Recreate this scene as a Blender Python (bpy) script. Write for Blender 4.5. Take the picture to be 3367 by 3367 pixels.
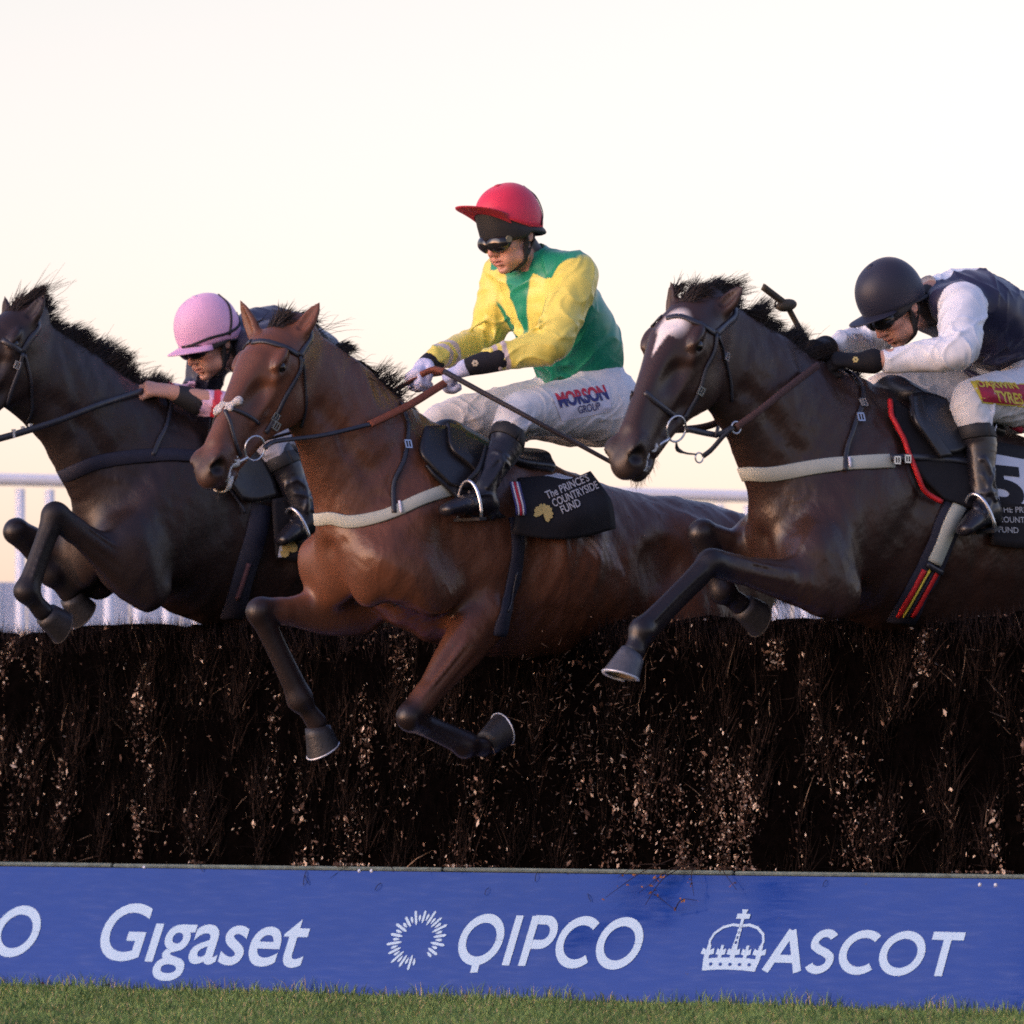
import bpy, bmesh, math, random
import numpy as np
from mathutils import Vector, Matrix
from mathutils.bvhtree import BVHTree

random.seed(7); rng = np.random.default_rng(7)
SC = bpy.context.scene
for o in list(bpy.data.objects): bpy.data.objects.remove(o)
COL = SC.collection
R = math.radians

# ------------------------------------------------------------------ camera, sky, sun, exposure
DIST, CZ, FPX, HZ = 24.0, 0.81, 23040.0, 2500.0      # camera distance, height, focal length and horizon row in photo pixels
cam = bpy.data.cameras.new('camera'); camo = bpy.data.objects.new('camera', cam); COL.objects.link(camo)
camo.location = (0, -DIST, CZ); camo.rotation_euler = (R(90), 0, 0)
cam.sensor_width = 36; cam.lens = 36*FPX/3367; cam.shift_y = (HZ-1683.5)/3367
cam.clip_start = 1; cam.clip_end = 6000
cam.dof.use_dof = True; cam.dof.focus_distance = 23.7; cam.dof.aperture_fstop = 3.6
SC.camera = camo

SUN_EL, SUN_AZ = 12.0, 240.0     # degrees; azimuth clockwise from +Y
w = bpy.data.worlds.new('World'); SC.world = w; w.use_nodes = True
nt = w.node_tree; bg = nt.nodes['Background']
sky = nt.nodes.new('ShaderNodeTexSky'); sky.sky_type = 'NISHITA'; sky.sun_disc = False
sky.sun_elevation = R(SUN_EL); sky.sun_rotation = R(SUN_AZ)
sky.air_density = 1.0; sky.dust_density = 1.0; sky.ozone_density = 2.0; sky.altitude = 50
# dusk air: a rosy haze band round the whole horizon that clears to the blue of the upper sky
tc_ = nt.nodes.new('ShaderNodeTexCoord'); sx_ = nt.nodes.new('ShaderNodeSeparateXYZ'); nt.links.new(tc_.outputs['Generated'], sx_.inputs[0])
rp_ = nt.nodes.new('ShaderNodeMapRange'); rp_.inputs[1].default_value = 0; rp_.inputs[2].default_value = math.sin(R(40)); nt.links.new(sx_.outputs['Z'], rp_.inputs[0])
mx_ = nt.nodes.new('ShaderNodeValToRGB'); cr_ = mx_.color_ramp; cr_.elements[0].position = .04; cr_.elements[0].color = (1.02, .745, .90, 1); cr_.elements[1].position = 1; cr_.elements[1].color = (1.12, .88, 1.06, 1)
e_ = cr_.elements.new(.176); e_.color = (1.12, .760, .690, 1); nt.links.new(rp_.outputs[0], mx_.inputs[0])
tint = nt.nodes.new('ShaderNodeVectorMath'); tint.operation = 'MULTIPLY'
nt.links.new(sky.outputs[0], tint.inputs[0]); nt.links.new(mx_.outputs[0], tint.inputs[1]); nt.links.new(tint.outputs[0], bg.inputs[0])
bg.inputs[1].default_value = 0.1
sl = bpy.data.lights.new('sun', 'SUN'); sl.energy = 0.5; sl.angle = R(60); sl.color = (1, .96, .92)
so = bpy.data.objects.new('sun', sl); COL.objects.link(so)
so.rotation_euler = (R(90-SUN_EL), 0, R(180-SUN_AZ))
so.location = (0, 0, 30)
SC.view_settings.view_transform = 'Standard'; SC.view_settings.look = 'None'
SC.view_settings.exposure = 1.8; SC.view_settings.gamma = 1.0
SC.render.engine = 'CYCLES'; SC.cycles.use_denoising = False; SC.cycles.filter_width = 1.8; SC.cycles.use_adaptive_sampling = False

# ------------------------------------------------------------------ helpers: objects
def V(*a): return np.array(a, dtype=float)
def unit(v): v = np.asarray(v, float); return v/(np.linalg.norm(v)+1e-12)

def thing(name, loc, label, cat, group=None):
    o = bpy.data.objects.new(name, None); COL.objects.link(o)
    o.location = loc; o.empty_display_size = .1
    o['label'] = label; o['category'] = cat
    if group: o['group'] = group
    return o
def rootloc(o):
    while o.parent is not None: o = o.parent
    return np.array(o.location)
def add_mesh(name, verts, faces, m, parent=None, smooth=True, cols=None, label=None, kind=None, fmat=None, mats=None):
    """verts in world metres; stored relative to the thing the mesh belongs to"""
    verts = np.asarray(verts, float)
    base = rootloc(parent) if parent is not None else V(0, 0, 0)
    me = bpy.data.meshes.new(name)
    if isinstance(faces, np.ndarray):
        n = faces.shape[1]; nf = len(faces)
        me.vertices.add(len(verts)); me.vertices.foreach_set('co', (verts-base).astype(np.float32).ravel())
        me.loops.add(nf*n); me.loops.foreach_set('vertex_index', faces.astype(np.int32).ravel())
        me.polygons.add(nf)
        me.polygons.foreach_set('loop_start', np.arange(0, nf*n, n, dtype=np.int32))
        me.update(calc_edges=True)
    else:
        me.from_pydata([tuple(v) for v in verts-base], [], faces); me.update()
    if smooth: me.polygons.foreach_set('use_smooth', np.ones(len(me.polygons), dtype=bool))
    if cols is not None:
        at = me.color_attributes.new('Col', 'FLOAT_COLOR', 'POINT')
        c4 = np.ones((len(verts), 4), np.float32); c4[:, :3] = cols
        at.data.foreach_set('color', c4.ravel())
    for mm in (mats or [m]): me.materials.append(mm)
    if fmat is not None: me.polygons.foreach_set('material_index', np.asarray(fmat, np.int32))
    o = bpy.data.objects.new(name, me); COL.objects.link(o)
    if parent is not None: o.parent = parent
    if label: o['label'] = label
    if kind: o['kind'] = kind
    return o
def tag(o, label, cat, group=None):
    o['label'] = label; o['category'] = cat
    if group: o['group'] = group
    return o
def bvh_of(verts, faces):
    f = faces.tolist() if isinstance(faces, np.ndarray) else faces
    return BVHTree.FromPolygons([tuple(v) for v in verts], f)

# ------------------------------------------------------------------ helpers: materials
def mat(name, col, rough=.6, spec=.3, metal=0, var=.15, vscale=40, bump=0, bscale=200, bstretch=(1, 1, 1), attr=False, sheen=0, coat=0, trans=0):
    m = bpy.data.materials.new(name); m.use_nodes = True
    t = m.node_tree; p = t.nodes['Principled BSDF']
    p.inputs['Roughness'].default_value = rough; p.inputs['Specular IOR Level'].default_value = spec
    p.inputs['Metallic'].default_value = metal
    if sheen: p.inputs['Sheen Weight'].default_value = sheen; p.inputs['Sheen Roughness'].default_value = .4
    if coat: p.inputs['Coat Weight'].default_value = coat; p.inputs['Coat Roughness'].default_value = .15
    tc = t.nodes.new('ShaderNodeTexCoord'); mp = t.nodes.new('ShaderNodeMapping')
    t.links.new(tc.outputs['Object'], mp.inputs[0])
    nz = t.nodes.new('ShaderNodeTexNoise'); nz.inputs['Scale'].default_value = vscale; nz.inputs['Detail'].default_value = 6
    nz.inputs['Roughness'].default_value = .65
    t.links.new(mp.outputs[0], nz.inputs['Vector'])
    mr = t.nodes.new('ShaderNodeMapRange'); mr.inputs[1].default_value = .25; mr.inputs[2].default_value = .75
    mr.inputs[3].default_value = 1-var; mr.inputs[4].default_value = 1+var
    t.links.new(nz.outputs['Fac'], mr.inputs[0])
    mx = t.nodes.new('ShaderNodeVectorMath'); mx.operation = 'SCALE'
    if attr:
        a = t.nodes.new('ShaderNodeVertexColor'); a.layer_name = 'Col'
        t.links.new(a.outputs['Color'], mx.inputs[0])
    else: mx.inputs[0].default_value = col[:3]
    t.links.new(mr.outputs[0], mx.inputs['Scale'])
    t.links.new(mx.outputs[0], p.inputs['Base Color'])
    if bump:
        n2 = t.nodes.new('ShaderNodeTexNoise'); n2.inputs['Scale'].default_value = bscale; n2.inputs['Detail'].default_value = 4
        mp2 = t.nodes.new('ShaderNodeMapping'); mp2.inputs['Scale'].default_value = bstretch
        t.links.new(tc.outputs['Object'], mp2.inputs[0]); t.links.new(mp2.outputs[0], n2.inputs['Vector'])
        b = t.nodes.new('ShaderNodeBump'); b.inputs['Strength'].default_value = bump; b.inputs['Distance'].default_value = .01
        t.links.new(n2.outputs['Fac'], b.inputs['Height']); t.links.new(b.outputs[0], p.inputs['Normal'])
    return m

# ------------------------------------------------------------------ helpers: photo pixel -> ray, planes in space
CAM = V(0, -DIST, CZ)
def ray(px, py): return V((px-1683.5)/FPX, 1.0, (HZ-py)/FPX)
def px_of(p): s = p[1]+DIST; return (1683.5+FPX*p[0]/s, HZ-FPX*(p[2]-CZ)/s)
class Frame:
    """a body moving along f: points are given by where they are seen and by how far left of the midline they lie"""
    def __init__(s, ox, oy, th):
        th = R(th); s.O = V(ox, oy, 0); s.f = V(-math.cos(th), -math.sin(th), 0)
        s.L = V(math.sin(th), -math.cos(th), 0); s.U = V(0, 0, 1)
    def p(s, px, py, lat=0.0):
        d = ray(px, py); t = (lat+np.dot(s.O-CAM, s.L))/np.dot(d, s.L); return CAM+t*d
    def lat(s, p): return np.dot(np.asarray(p)-s.O, s.L)
    def mirror(s, p): return np.asarray(p)-2*s.lat(p)*s.L

# ------------------------------------------------------------------ helpers: implicit surfaces -> one continuous mesh
def catmull(P, n):
    P = np.asarray(P, float); out = []
    Q = np.vstack([2*P[0]-P[1], P, 2*P[-1]-P[-2]])
    for i in range(len(P)-1):
        a, b, c, d = Q[i:i+4]
        for t in np.linspace(0, 1, n, endpoint=False):
            out.append(.5*(2*b+(c-a)*t+(2*a-5*b+4*c-d)*t*t+(3*b-a-3*c+d)*t**3))
    out.append(P[-1]); return np.array(out)

class SDF:
    def __init__(s): s.g = []
    def chain(s, st, side, k=.03, sub=5, op='+'):
        """st: list of (point, half_width along side, half_width across) -> smooth tapering limb"""
        A = np.array([np.r_[p, a, b] for p, a, b in st])
        if len(A) > 2 and sub > 1: A = catmull(A, sub)
        A[:, 3:] = np.maximum(A[:, 3:], .0015)
        segs = []
        for i in range(len(A)-1):
            a, b = A[i, :3], A[i+1, :3]; wv = b-a; L = np.linalg.norm(wv)
            if L < 1e-6: continue
            wv = wv/L; u = side-np.dot(side, wv)*wv; u = unit(u); v = np.cross(wv, u)
            segs.append((a.astype(np.float32), wv.astype(np.float32), np.float32(L), u.astype(np.float32), v.astype(np.float32))+tuple(np.float32(q) for q in (A[i, 3], A[i+1, 3], A[i, 4], A[i+1, 4])))
        s._add(segs, k, op, A[:, :3], A[:, 3:].max())
    def limb(s, st, k=.03, sub=4, op='+'):
        s.chain([(p, r, r) for p, r in st], V(.3, .5, .81), k, sub, op)
    def ell(s, c, r, ax=None, k=.03, op='+'):
        """ellipsoid: centre, radii along three axes (rows of ax)"""
        ax = np.eye(3) if ax is None else np.array([unit(a) for a in ax]); r = np.asarray(r, float)
        s.g.append(('e', (np.asarray(c, float), r, ax), k, op, c-r.max(), c+r.max()))
    def _add(s, segs, k, op, P, rm):
        s.g.append(('c', segs, k, op, P.min(0)-rm, P.max(0)+rm))
    def bounds(s):
        lo = np.min([g[4] for g in s.g if g[3] == '+'], 0); hi = np.max([g[5] for g in s.g if g[3] == '+'], 0)
        return lo, hi
    def eval(s, P, marg=.05):
        P = P.astype(np.float32); d = np.full(len(P), .5, np.float32)
        plo, phi = P.min(0), P.max(0)
        for typ, data, k, op, lo, hi in s.g:
            m = k+marg
            if np.any(plo > hi+m) or np.any(phi < lo-m): continue
            idx = np.nonzero(np.all((P > lo-m) & (P < hi+m), 1))[0]
            if len(idx) == 0: continue
            Q = P[idx]
            if typ == 'e':
                c, r, ax = data; r = r.astype(np.float32); q = (Q-c.astype(np.float32)) @ ax.T.astype(np.float32)
                k0 = np.sqrt(((q/r)**2).sum(1))+1e-9; k1 = np.sqrt(((q/r**2)**2).sum(1))+1e-9
                e = k0*(k0-1)/k1
            else:
                e = np.full(len(Q), .5, np.float32)
                for a, wv, L, u, v, u0, u1, v0, v1 in data:
                    mm = max(u0, u1, v0, v1)+m
                    e_ = a+wv*L
                    if np.any(plo > np.maximum(a, e_)+mm) or np.any(phi < np.minimum(a, e_)-mm): continue
                    qa = Q-a; tl = qa @ wv
                    j = np.nonzero((tl > -mm) & (tl < L+mm))[0]
                    if len(j) == 0: continue
                    qa = qa[j]; tl = tl[j]; t = np.clip(tl/L, 0, 1)
                    qu = qa @ u; qv = qa @ v; qw = tl-t*L
                    ru = u0+(u1-u0)*t; rv = v0+(v1-v0)*t; rw = np.minimum(ru, rv)
                    k0 = np.sqrt((qu/ru)**2+(qv/rv)**2+(qw/rw)**2)+1e-9
                    k1 = np.sqrt((qu/ru**2)**2+(qv/rv**2)**2+(qw/rw**2)**2)+1e-9
                    e[j] = np.minimum(e[j], np.where(k0 < 1e-3, -rw, k0*(k0-1)/k1))
            dd = d[idx]
            if op == '+':
                h = np.maximum(k-np.abs(dd-e), 0)/max(k, 1e-6); d[idx] = np.minimum(dd, e)-h*h*k*.25
            else:
                h = np.maximum(k-np.abs(dd+e), 0)/max(k, 1e-6); d[idx] = np.maximum(dd, -e)+h*h*k*.25
        return d
    def mesh(s, h=.007, smooth=1, broad=None):
        lo, hi = s.bounds(); lo = lo-.03; hi = hi+.03
        H = 4*h; n = np.ceil((hi-lo)/H).astype(int)+1
        gx = [lo[i]+H*np.arange(n[i]) for i in range(3)]
        C = np.full(tuple(n), .5, np.float32)
        for i in range(0, n[0], 10):
            for j in range(0, n[1], 10):
                for k in range(0, n[2], 10):
                    x_, y_, z_ = np.meshgrid(gx[0][i:i+10], gx[1][j:j+10], gx[2][k:k+10], indexing='ij')
                    C[i:i+10, j:j+10, k:k+10] = s.eval(np.stack([x_.ravel(), y_.ravel(), z_.ravel()], 1)).reshape(x_.shape)
        near = np.abs(C) < 1.6*H
        sg = C < 0
        for ax in range(3):
            dif = np.diff(sg, axis=ax) != 0
            sl0 = [slice(None)]*3; sl1 = [slice(None)]*3; sl0[ax] = slice(0, -1); sl1[ax] = slice(1, None)
            near[tuple(sl0)] |= dif; near[tuple(sl1)] |= dif
        D = near.copy()
        for ax in range(3):
            E = D.copy(); s0 = [slice(None)]*3; s1 = [slice(None)]*3; s0[ax] = slice(0, -1); s1[ax] = slice(1, None)
            E[tuple(s0)] |= D[tuple(s1)]; E[tuple(s1)] |= D[tuple(s0)]; D = E
        D = D[:-1, :-1, :-1]
        F = np.repeat(np.repeat(np.repeat(np.where(sg[:-1, :-1, :-1], -1, 1).astype(np.float32), 4, 0), 4, 1), 4, 2)
        cells = np.argwhere(D); key = (cells//7)@np.array([1000000, 1000, 1]); cells = cells[np.argsort(key, kind='stable')]
        cut = np.r_[0, np.nonzero(np.diff(np.sort(key)))[0]+1, len(cells)]
        off = np.stack(np.meshgrid(range(4), range(4), range(4), indexing='ij'), -1).reshape(-1, 3)
        for i, i2 in zip(cut[:-1], cut[1:]):
            ids = (cells[i:i2, None, :]*4+off[None]).reshape(-1, 3)
            F[ids[:, 0], ids[:, 1], ids[:, 2]] = s.eval(lo+ids*h, .008)
        return surface_nets(F, lo, h, smooth, broad)

def surface_nets(F, lo, h, smooth=1, broad=None):
    S = F < 0; nx, ny, nz = F.shape
    cnt = np.zeros((nx-1, ny-1, nz-1), np.int8)
    for a in (0, 1):
        for b in (0, 1):
            for c in (0, 1): cnt += S[a:nx-1+a, b:ny-1+b, c:nz-1+c]
    act = (cnt > 0) & (cnt < 8); ids = np.argwhere(act)
    index = np.full(act.shape, -1, np.int32); index[act] = np.arange(len(ids))
    pos = np.zeros((len(ids), 3)); w_ = np.zeros(len(ids))
    cor = [(a, b, c) for a in (0, 1) for b in (0, 1) for c in (0, 1)]
    val = {c: F[ids[:, 0]+c[0], ids[:, 1]+c[1], ids[:, 2]+c[2]] for c in cor}
    for c in cor:
        for ax in range(3):
            if c[ax]: continue
            d = list(c); d[ax] = 1; d = tuple(d)
            v0, v1 = val[c], val[d]; m = (v0 < 0) != (v1 < 0)
            t = np.where(m, v0/np.where(v0 == v1, 1, v0-v1), 0)
            p = np.tile(np.array(c, float), (len(ids), 1)); p[:, ax] += t
            pos[m] += p[m]; w_[m] += 1
    verts = lo+h*(ids+pos/w_[:, None])
    faces = []
    for ax in range(3):
        s0 = [slice(1, -1)]*3; s1 = [slice(1, -1)]*3; s0[ax] = slice(0, -1); s1[ax] = slice(1, None)
        A = S[tuple(s0)]; B = S[tuple(s1)]
        e = np.argwhere(A != B); inside = A[e[:, 0], e[:, 1], e[:, 2]]
        base = e+1; base[:, ax] -= 1
        u, v = (ax+1) % 3, (ax+2) % 3
        def at(du, dv):
            q = base.copy(); q[:, u] -= du; q[:, v] -= dv; return index[q[:, 0], q[:, 1], q[:, 2]]
        q = np.stack([at(1, 1), at(0, 1), at(0, 0), at(1, 0)], 1)
        q[~inside] = q[~inside][:, ::-1]
        faces.append(q)
    faces = np.vstack(faces); faces = faces[(faces >= 0).all(1)]
    ea = faces.ravel(); eb = np.roll(faces, -1, 1).ravel(); nv = len(verts); cnt_ = np.maximum(np.bincount(ea, minlength=nv), 1)[:, None]
    def relax(vv, wt):
        acc = np.stack([np.bincount(ea, weights=vv[eb, i], minlength=nv) for i in range(3)], 1)/cnt_
        return vv+wt*(acc-vv)
    for _ in range(smooth): verts = relax(verts, .5)
    if broad is not None:
        n_it, fn = broad; wt = (fn(verts)*.7)[:, None]
        for _ in range(n_it): verts = relax(verts, wt)
    return verts, faces

def vnormals(v, f):
    n = np.cross(v[f[:, 2]]-v[f[:, 0]], v[f[:, 3]]-v[f[:, 1]]); out = np.zeros_like(v)
    for i in range(4):
        for k in range(3): out[:, k] += np.bincount(f[:, i], weights=n[:, k], minlength=len(v))
    return out/(np.linalg.norm(out, axis=1)[:, None]+1e-12)
def wavy(p, lam, seed, n=5, warp=.35):
    """smooth irregular field in about -1..1 with features of size lam"""
    g = np.random.default_rng(seed); out = np.zeros(len(p)); K = 2*math.pi/lam
    for i in range(n):
        d = unit(g.normal(0, 1, 3)); e = unit(g.normal(0, 1, 3)); out += np.sin(p@d*K*g.uniform(.7, 1.3)+2.2*np.sin(p@e*K*warp+g.uniform(0, 6.28))+g.uniform(0, 6.28))
    return out/n**.5*.8
def creases(p, seed, lam, dirs):
    """narrow ridges between broad hollows, as in pulled cloth"""
    g = np.random.default_rng(seed); out = np.zeros(len(p))
    for d in dirs:
        d = unit(d); w_ = 1.3*wavy(p, lam*2.6, g.integers(1e6)); m = np.clip(.35+.9*wavy(p, lam*2.2, g.integers(1e6)), 0, 1)
        out += m*(1-np.abs(np.sin(p@d*math.pi/lam+w_*1.7)))**2.2
    return out
# ------------------------------------------------------------------ helpers: straps, tubes, panels, hair
def resample(P, step, closed=False):
    P = np.asarray(P, float)
    if closed: P = np.vstack([P[-1:], P, P[:2]])
    C = catmull(P, 12)
    if closed: C = C[12:-12]
    d = np.r_[0, np.cumsum(np.linalg.norm(np.diff(C, axis=0), axis=1))]
    n = max(3, int(d[-1]/step)+1); t = np.linspace(0, d[-1], n)
    return np.stack([np.interp(t, d, C[:, i]) for i in range(3)], 1)
def ribbon(P, N, wd, th, closed=False):
    """flat strap with real thickness along P with surface normals N"""
    n = len(P); Vv = []; F = []
    T = np.gradient(P, axis=0)
    if closed: T[0] = T[-1] = P[1]-P[-2]
    wd = np.broadcast_to(wd, (n,))
    for i in range(n):
        t = unit(T[i]); nn = N[i]-np.dot(N[i], t)*t; nn = unit(nn); sd = np.cross(t, nn)
        a = wd[i]/2; e = min(.004, a*.3)
        for x, z in ((-a, 0), (-a+e, th), (a-e, th), (a, 0)): Vv.append(P[i]+sd*x+nn*z)
    for i in range(n-1):
        for j in range(4): F.append([i*4+j, i*4+(j+1) % 4, i*4+4+(j+1) % 4, i*4+4+j])
    F += [[0, 1, 2, 3][::-1], [4*n-4, 4*n-3, 4*n-2, 4*n-1]]
    return np.array(Vv), np.array(F)
def snap(P, bvh, off=.002):
    Q = []; N = []
    for p in P:
        l, n, i, d = bvh.find_nearest(Vector(p)); l = np.array(l); n = np.array(n)
        Q.append(l); N.append(n)
    Q = np.array(Q); N = np.array(N)
    for _ in range(3):
        N[1:-1] = (N[:-2]+2*N[1:-1]+N[2:]); Q[1:-1] = (Q[:-2]+2*Q[1:-1]+Q[2:])/4
        N /= np.linalg.norm(N, axis=1)[:, None]+1e-9
    return Q+N*off, N
def strap(name, P, bvh, wd, th, m, parent, off=.002, step=.012, closed=False, label=None):
    P = resample(P, step, closed); Q, N = snap(P, bvh, off)
    if closed: Q[-1] = Q[0]; N[-1] = N[0]
    v, f = ribbon(Q, N, wd, th, closed); return add_mesh(name, v, f, m, parent, label=label)
def free_strap(name, P, nrm, wd, th, m, parent, step=.015, label=None):
    P = resample(P, step); v, f = ribbon(P, np.tile(unit(nrm), (len(P), 1)), wd, th); return add_mesh(name, v, f, m, parent, label=label)
def tube_geo(P, r, sides=8, closed=False):
    P = np.asarray(P, float); n = len(P); r = np.broadcast_to(r, (n,))
    T = np.gradient(P, axis=0); vv = []; ff = []
    ref = V(.31, .2, .93); u = None
    for i in range(n):
        t = unit(T[i])
        if u is None: u = unit(np.cross(t, ref))
        u = unit(u-np.dot(u, t)*t); v = np.cross(t, u)
        for j in range(sides):
            a = 2*math.pi*j/sides; vv.append(P[i]+r[i]*(math.cos(a)*u+math.sin(a)*v))
    for i in range(n-1):
        for j in range(sides): ff.append([i*sides+j, i*sides+(j+1) % sides, (i+1)*sides+(j+1) % sides, (i+1)*sides+j])
    if not closed: ff += [list(range(sides))[::-1], list(range((n-1)*sides, n*sides))]
    return vv, ff
def tube(name, P, r, m, parent, sides=8, label=None):
    v, f = tube_geo(P, r, sides); return add_mesh(name, v, f, m, parent, label=label)
def ring(name, c, ax1, ax2, rad, r, m, parent, sides=8, n=28):
    a = np.linspace(0, 2*math.pi, n+1)
    P = np.array([c+rad*(math.cos(t)*ax1+math.sin(t)*ax2) for t in a]); v, f = tube_geo(P, r, sides, True)
    return add_mesh(name, v, f, m, parent)
def box_geo(c, ax, s):
    vv = [c+ax[0]*x*s[0]/2+ax[1]*y*s[1]/2+ax[2]*z*s[2]/2 for x in (-1, 1) for y in (-1, 1) for z in (-1, 1)]
    return vv, [[0, 1, 3, 2], [4, 6, 7, 5], [0, 4, 5, 1], [2, 3, 7, 6], [0, 2, 6, 4], [1, 5, 7, 3]]
def buckle(c, x, y, w_, h_, m, parent, name='buckle'):
    vv = []; ff = []; z = np.cross(x, y)
    for cx, cy, sx, sy in ((-w_/2, 0, .004, h_), (w_/2, 0, .004, h_), (0, -h_/2, w_+.004, .004), (0, h_/2, w_+.004, .004), (0, 0, .003, h_)):
        v, f = box_geo(c+x*cx+y*cy, (x, y, z), (sx, sy, .005)); ff += [[i+len(vv) for i in q] for q in f]; vv += v
    return add_mesh(name, vv, ff, m, parent, smooth=False)
def grid_panel(name, rows, m, parent, th=.006, sub=6, cols=None, label=None):
    """rows of 3D points -> smooth sheet with thickness"""
    A = np.array(rows, float)
    A = np.stack([catmull(r, sub) for r in A]); A = np.stack([catmull(A[:, j], sub) for j in range(A.shape[1])], 1)
    nr, nc = A.shape[:2]
    du = np.gradient(A, axis=1); dv = np.gradient(A, axis=0); N = np.cross(du, dv); N /= np.linalg.norm(N, axis=2)[:, :, None]+1e-9
    top = A+N*th/2; bot = A-N*th/2; vv = np.vstack([top.reshape(-1, 3), bot.reshape(-1, 3)]); n = nr*nc; ff = []
    for i in range(nr-1):
        for j in range(nc-1):
            a = i*nc+j; q = [a, a+1, a+nc+1, a+nc]; ff.append(q); ff.append([x+n for x in q[::-1]])
    edge = [j for j in range(nc)]+[i*nc+nc-1 for i in range(1, nr)]+[(nr-1)*nc+j for j in range(nc-2, -1, -1)]+[i*nc for i in range(nr-2, 0, -1)]
    for a, b in zip(edge, edge[1:]+edge[:1]): ff.append([b, a, a+n, b+n])
    c = None
    if cols is not None: c = np.vstack([cols(top), cols(bot)])
    return add_mesh(name, vv, np.array(ff), m, parent, cols=c, label=label), A, N
def strands(name, roots, dirs, lens, m, parent, r0=.0016, bend=None, sides=3, nseg=4, wob=.15, cols=None):
    """many tapering hairs; bend = vector added progressively (gravity, wind)"""
    n = len(roots); roots = np.asarray(roots); dirs = np.asarray(dirs, float)
    dirs = dirs/np.linalg.norm(dirs, axis=1)[:, None]; lens = np.asarray(lens)[:, None]
    bend = V(0, 0, 0) if bend is None else bend
    K = nseg+1; P = np.zeros((n, K, 3)); P[:, 0] = roots; d = dirs.copy()
    for k in range(1, K):
        d = d+np.asarray(bend)/nseg+rng.normal(0, wob/nseg, (n, 3)); d = d/np.linalg.norm(d, axis=1)[:, None]
        P[:, k] = P[:, k-1]+d*lens/nseg
    ref = np.array([.3, .6, .74]); u = np.cross(dirs, ref); u /= np.linalg.norm(u, axis=1)[:, None]+1e-9; v = np.cross(dirs, u)
    vv = np.zeros((n, K, sides, 3))
    for k in range(K):
        rr = r0*(1-k/nseg)**.7+.00025
        for j in range(sides):
            a = 2*math.pi*j/sides; vv[:, k, j] = P[:, k]+rr*(math.cos(a)*u+math.sin(a)*v)
    base = (np.arange(n)*K*sides)[:, None]; q = []
    for k in range(nseg):
        for j in range(sides):
            q.append([k*sides+j, k*sides+(j+1) % sides, (k+1)*sides+(j+1) % sides, (k+1)*sides+j])
    q = np.array(q); F = (base[:, :, None]+q[None]).reshape(-1, 4)
    o = add_mesh(name, vv.reshape(-1, 3), F, m, parent, kind='stuff', cols=None if cols is None else np.repeat(cols, K*sides, 0))
    return o

FONT = None
def text_geo(txt, res=4, off=0.0, spacing=1.0):
    """flat outline of a line of lettering in the unit em, as vertices and faces (triangles)"""
    c = bpy.data.curves.new('t', 'FONT'); c.body = txt; c.size = 1; c.resolution_u = res; c.offset = off; c.space_character = spacing
    o = bpy.data.objects.new('t', c); COL.objects.link(o)
    dg = bpy.context.evaluated_depsgraph_get(); me = bpy.data.meshes.new_from_object(o.evaluated_get(dg))
    v = np.array([x.co[:] for x in me.vertices]); f = [list(p.vertices) for p in me.polygons]
    bpy.data.objects.remove(o); bpy.data.curves.remove(c); bpy.data.meshes.remove(me)
    return v, f
# ------------------------------------------------------------------ setting: ground, turf, fence, board, wing rails
def structure(o): o['kind'] = 'structure'; return o
M_SOIL = mat('turf_soil', (.045, .075, .030), .95, .1, var=.4, vscale=6, bump=.4, bscale=60)
structure(add_mesh('ground', [(-900, -23.5, -.01), (900, -23.5, -.01), (900, 3000, -.01), (-900, 3000, -.01)], [[0, 1, 2, 3]], M_SOIL, smooth=False))

PHI = R(38); FA = V(math.cos(PHI), -math.sin(PHI), 0); FN = V(-math.sin(PHI), -math.cos(PHI), 0); UP = V(0, 0, 1)
B0 = CAM+ray(1683.5, 3285)*(FPX*CZ/785.0)
TILT = R(26); BU = UP*math.cos(TILT)-FN*math.sin(TILT); BN = np.cross(FA, BU); BN = BN if np.dot(BN, FN) > 0 else -BN
BH = .485
S0, S1 = -5.2, 4.2
def board_st(px, py):
    d = ray(px, py); t = np.dot(B0-CAM, BN)/np.dot(d, BN); q = CAM+d*t-B0; return np.dot(q, FA), np.dot(q, BU)
def board_pt(s, t, h=0.0): return B0+FA*s+BU*t+BN*h

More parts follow.
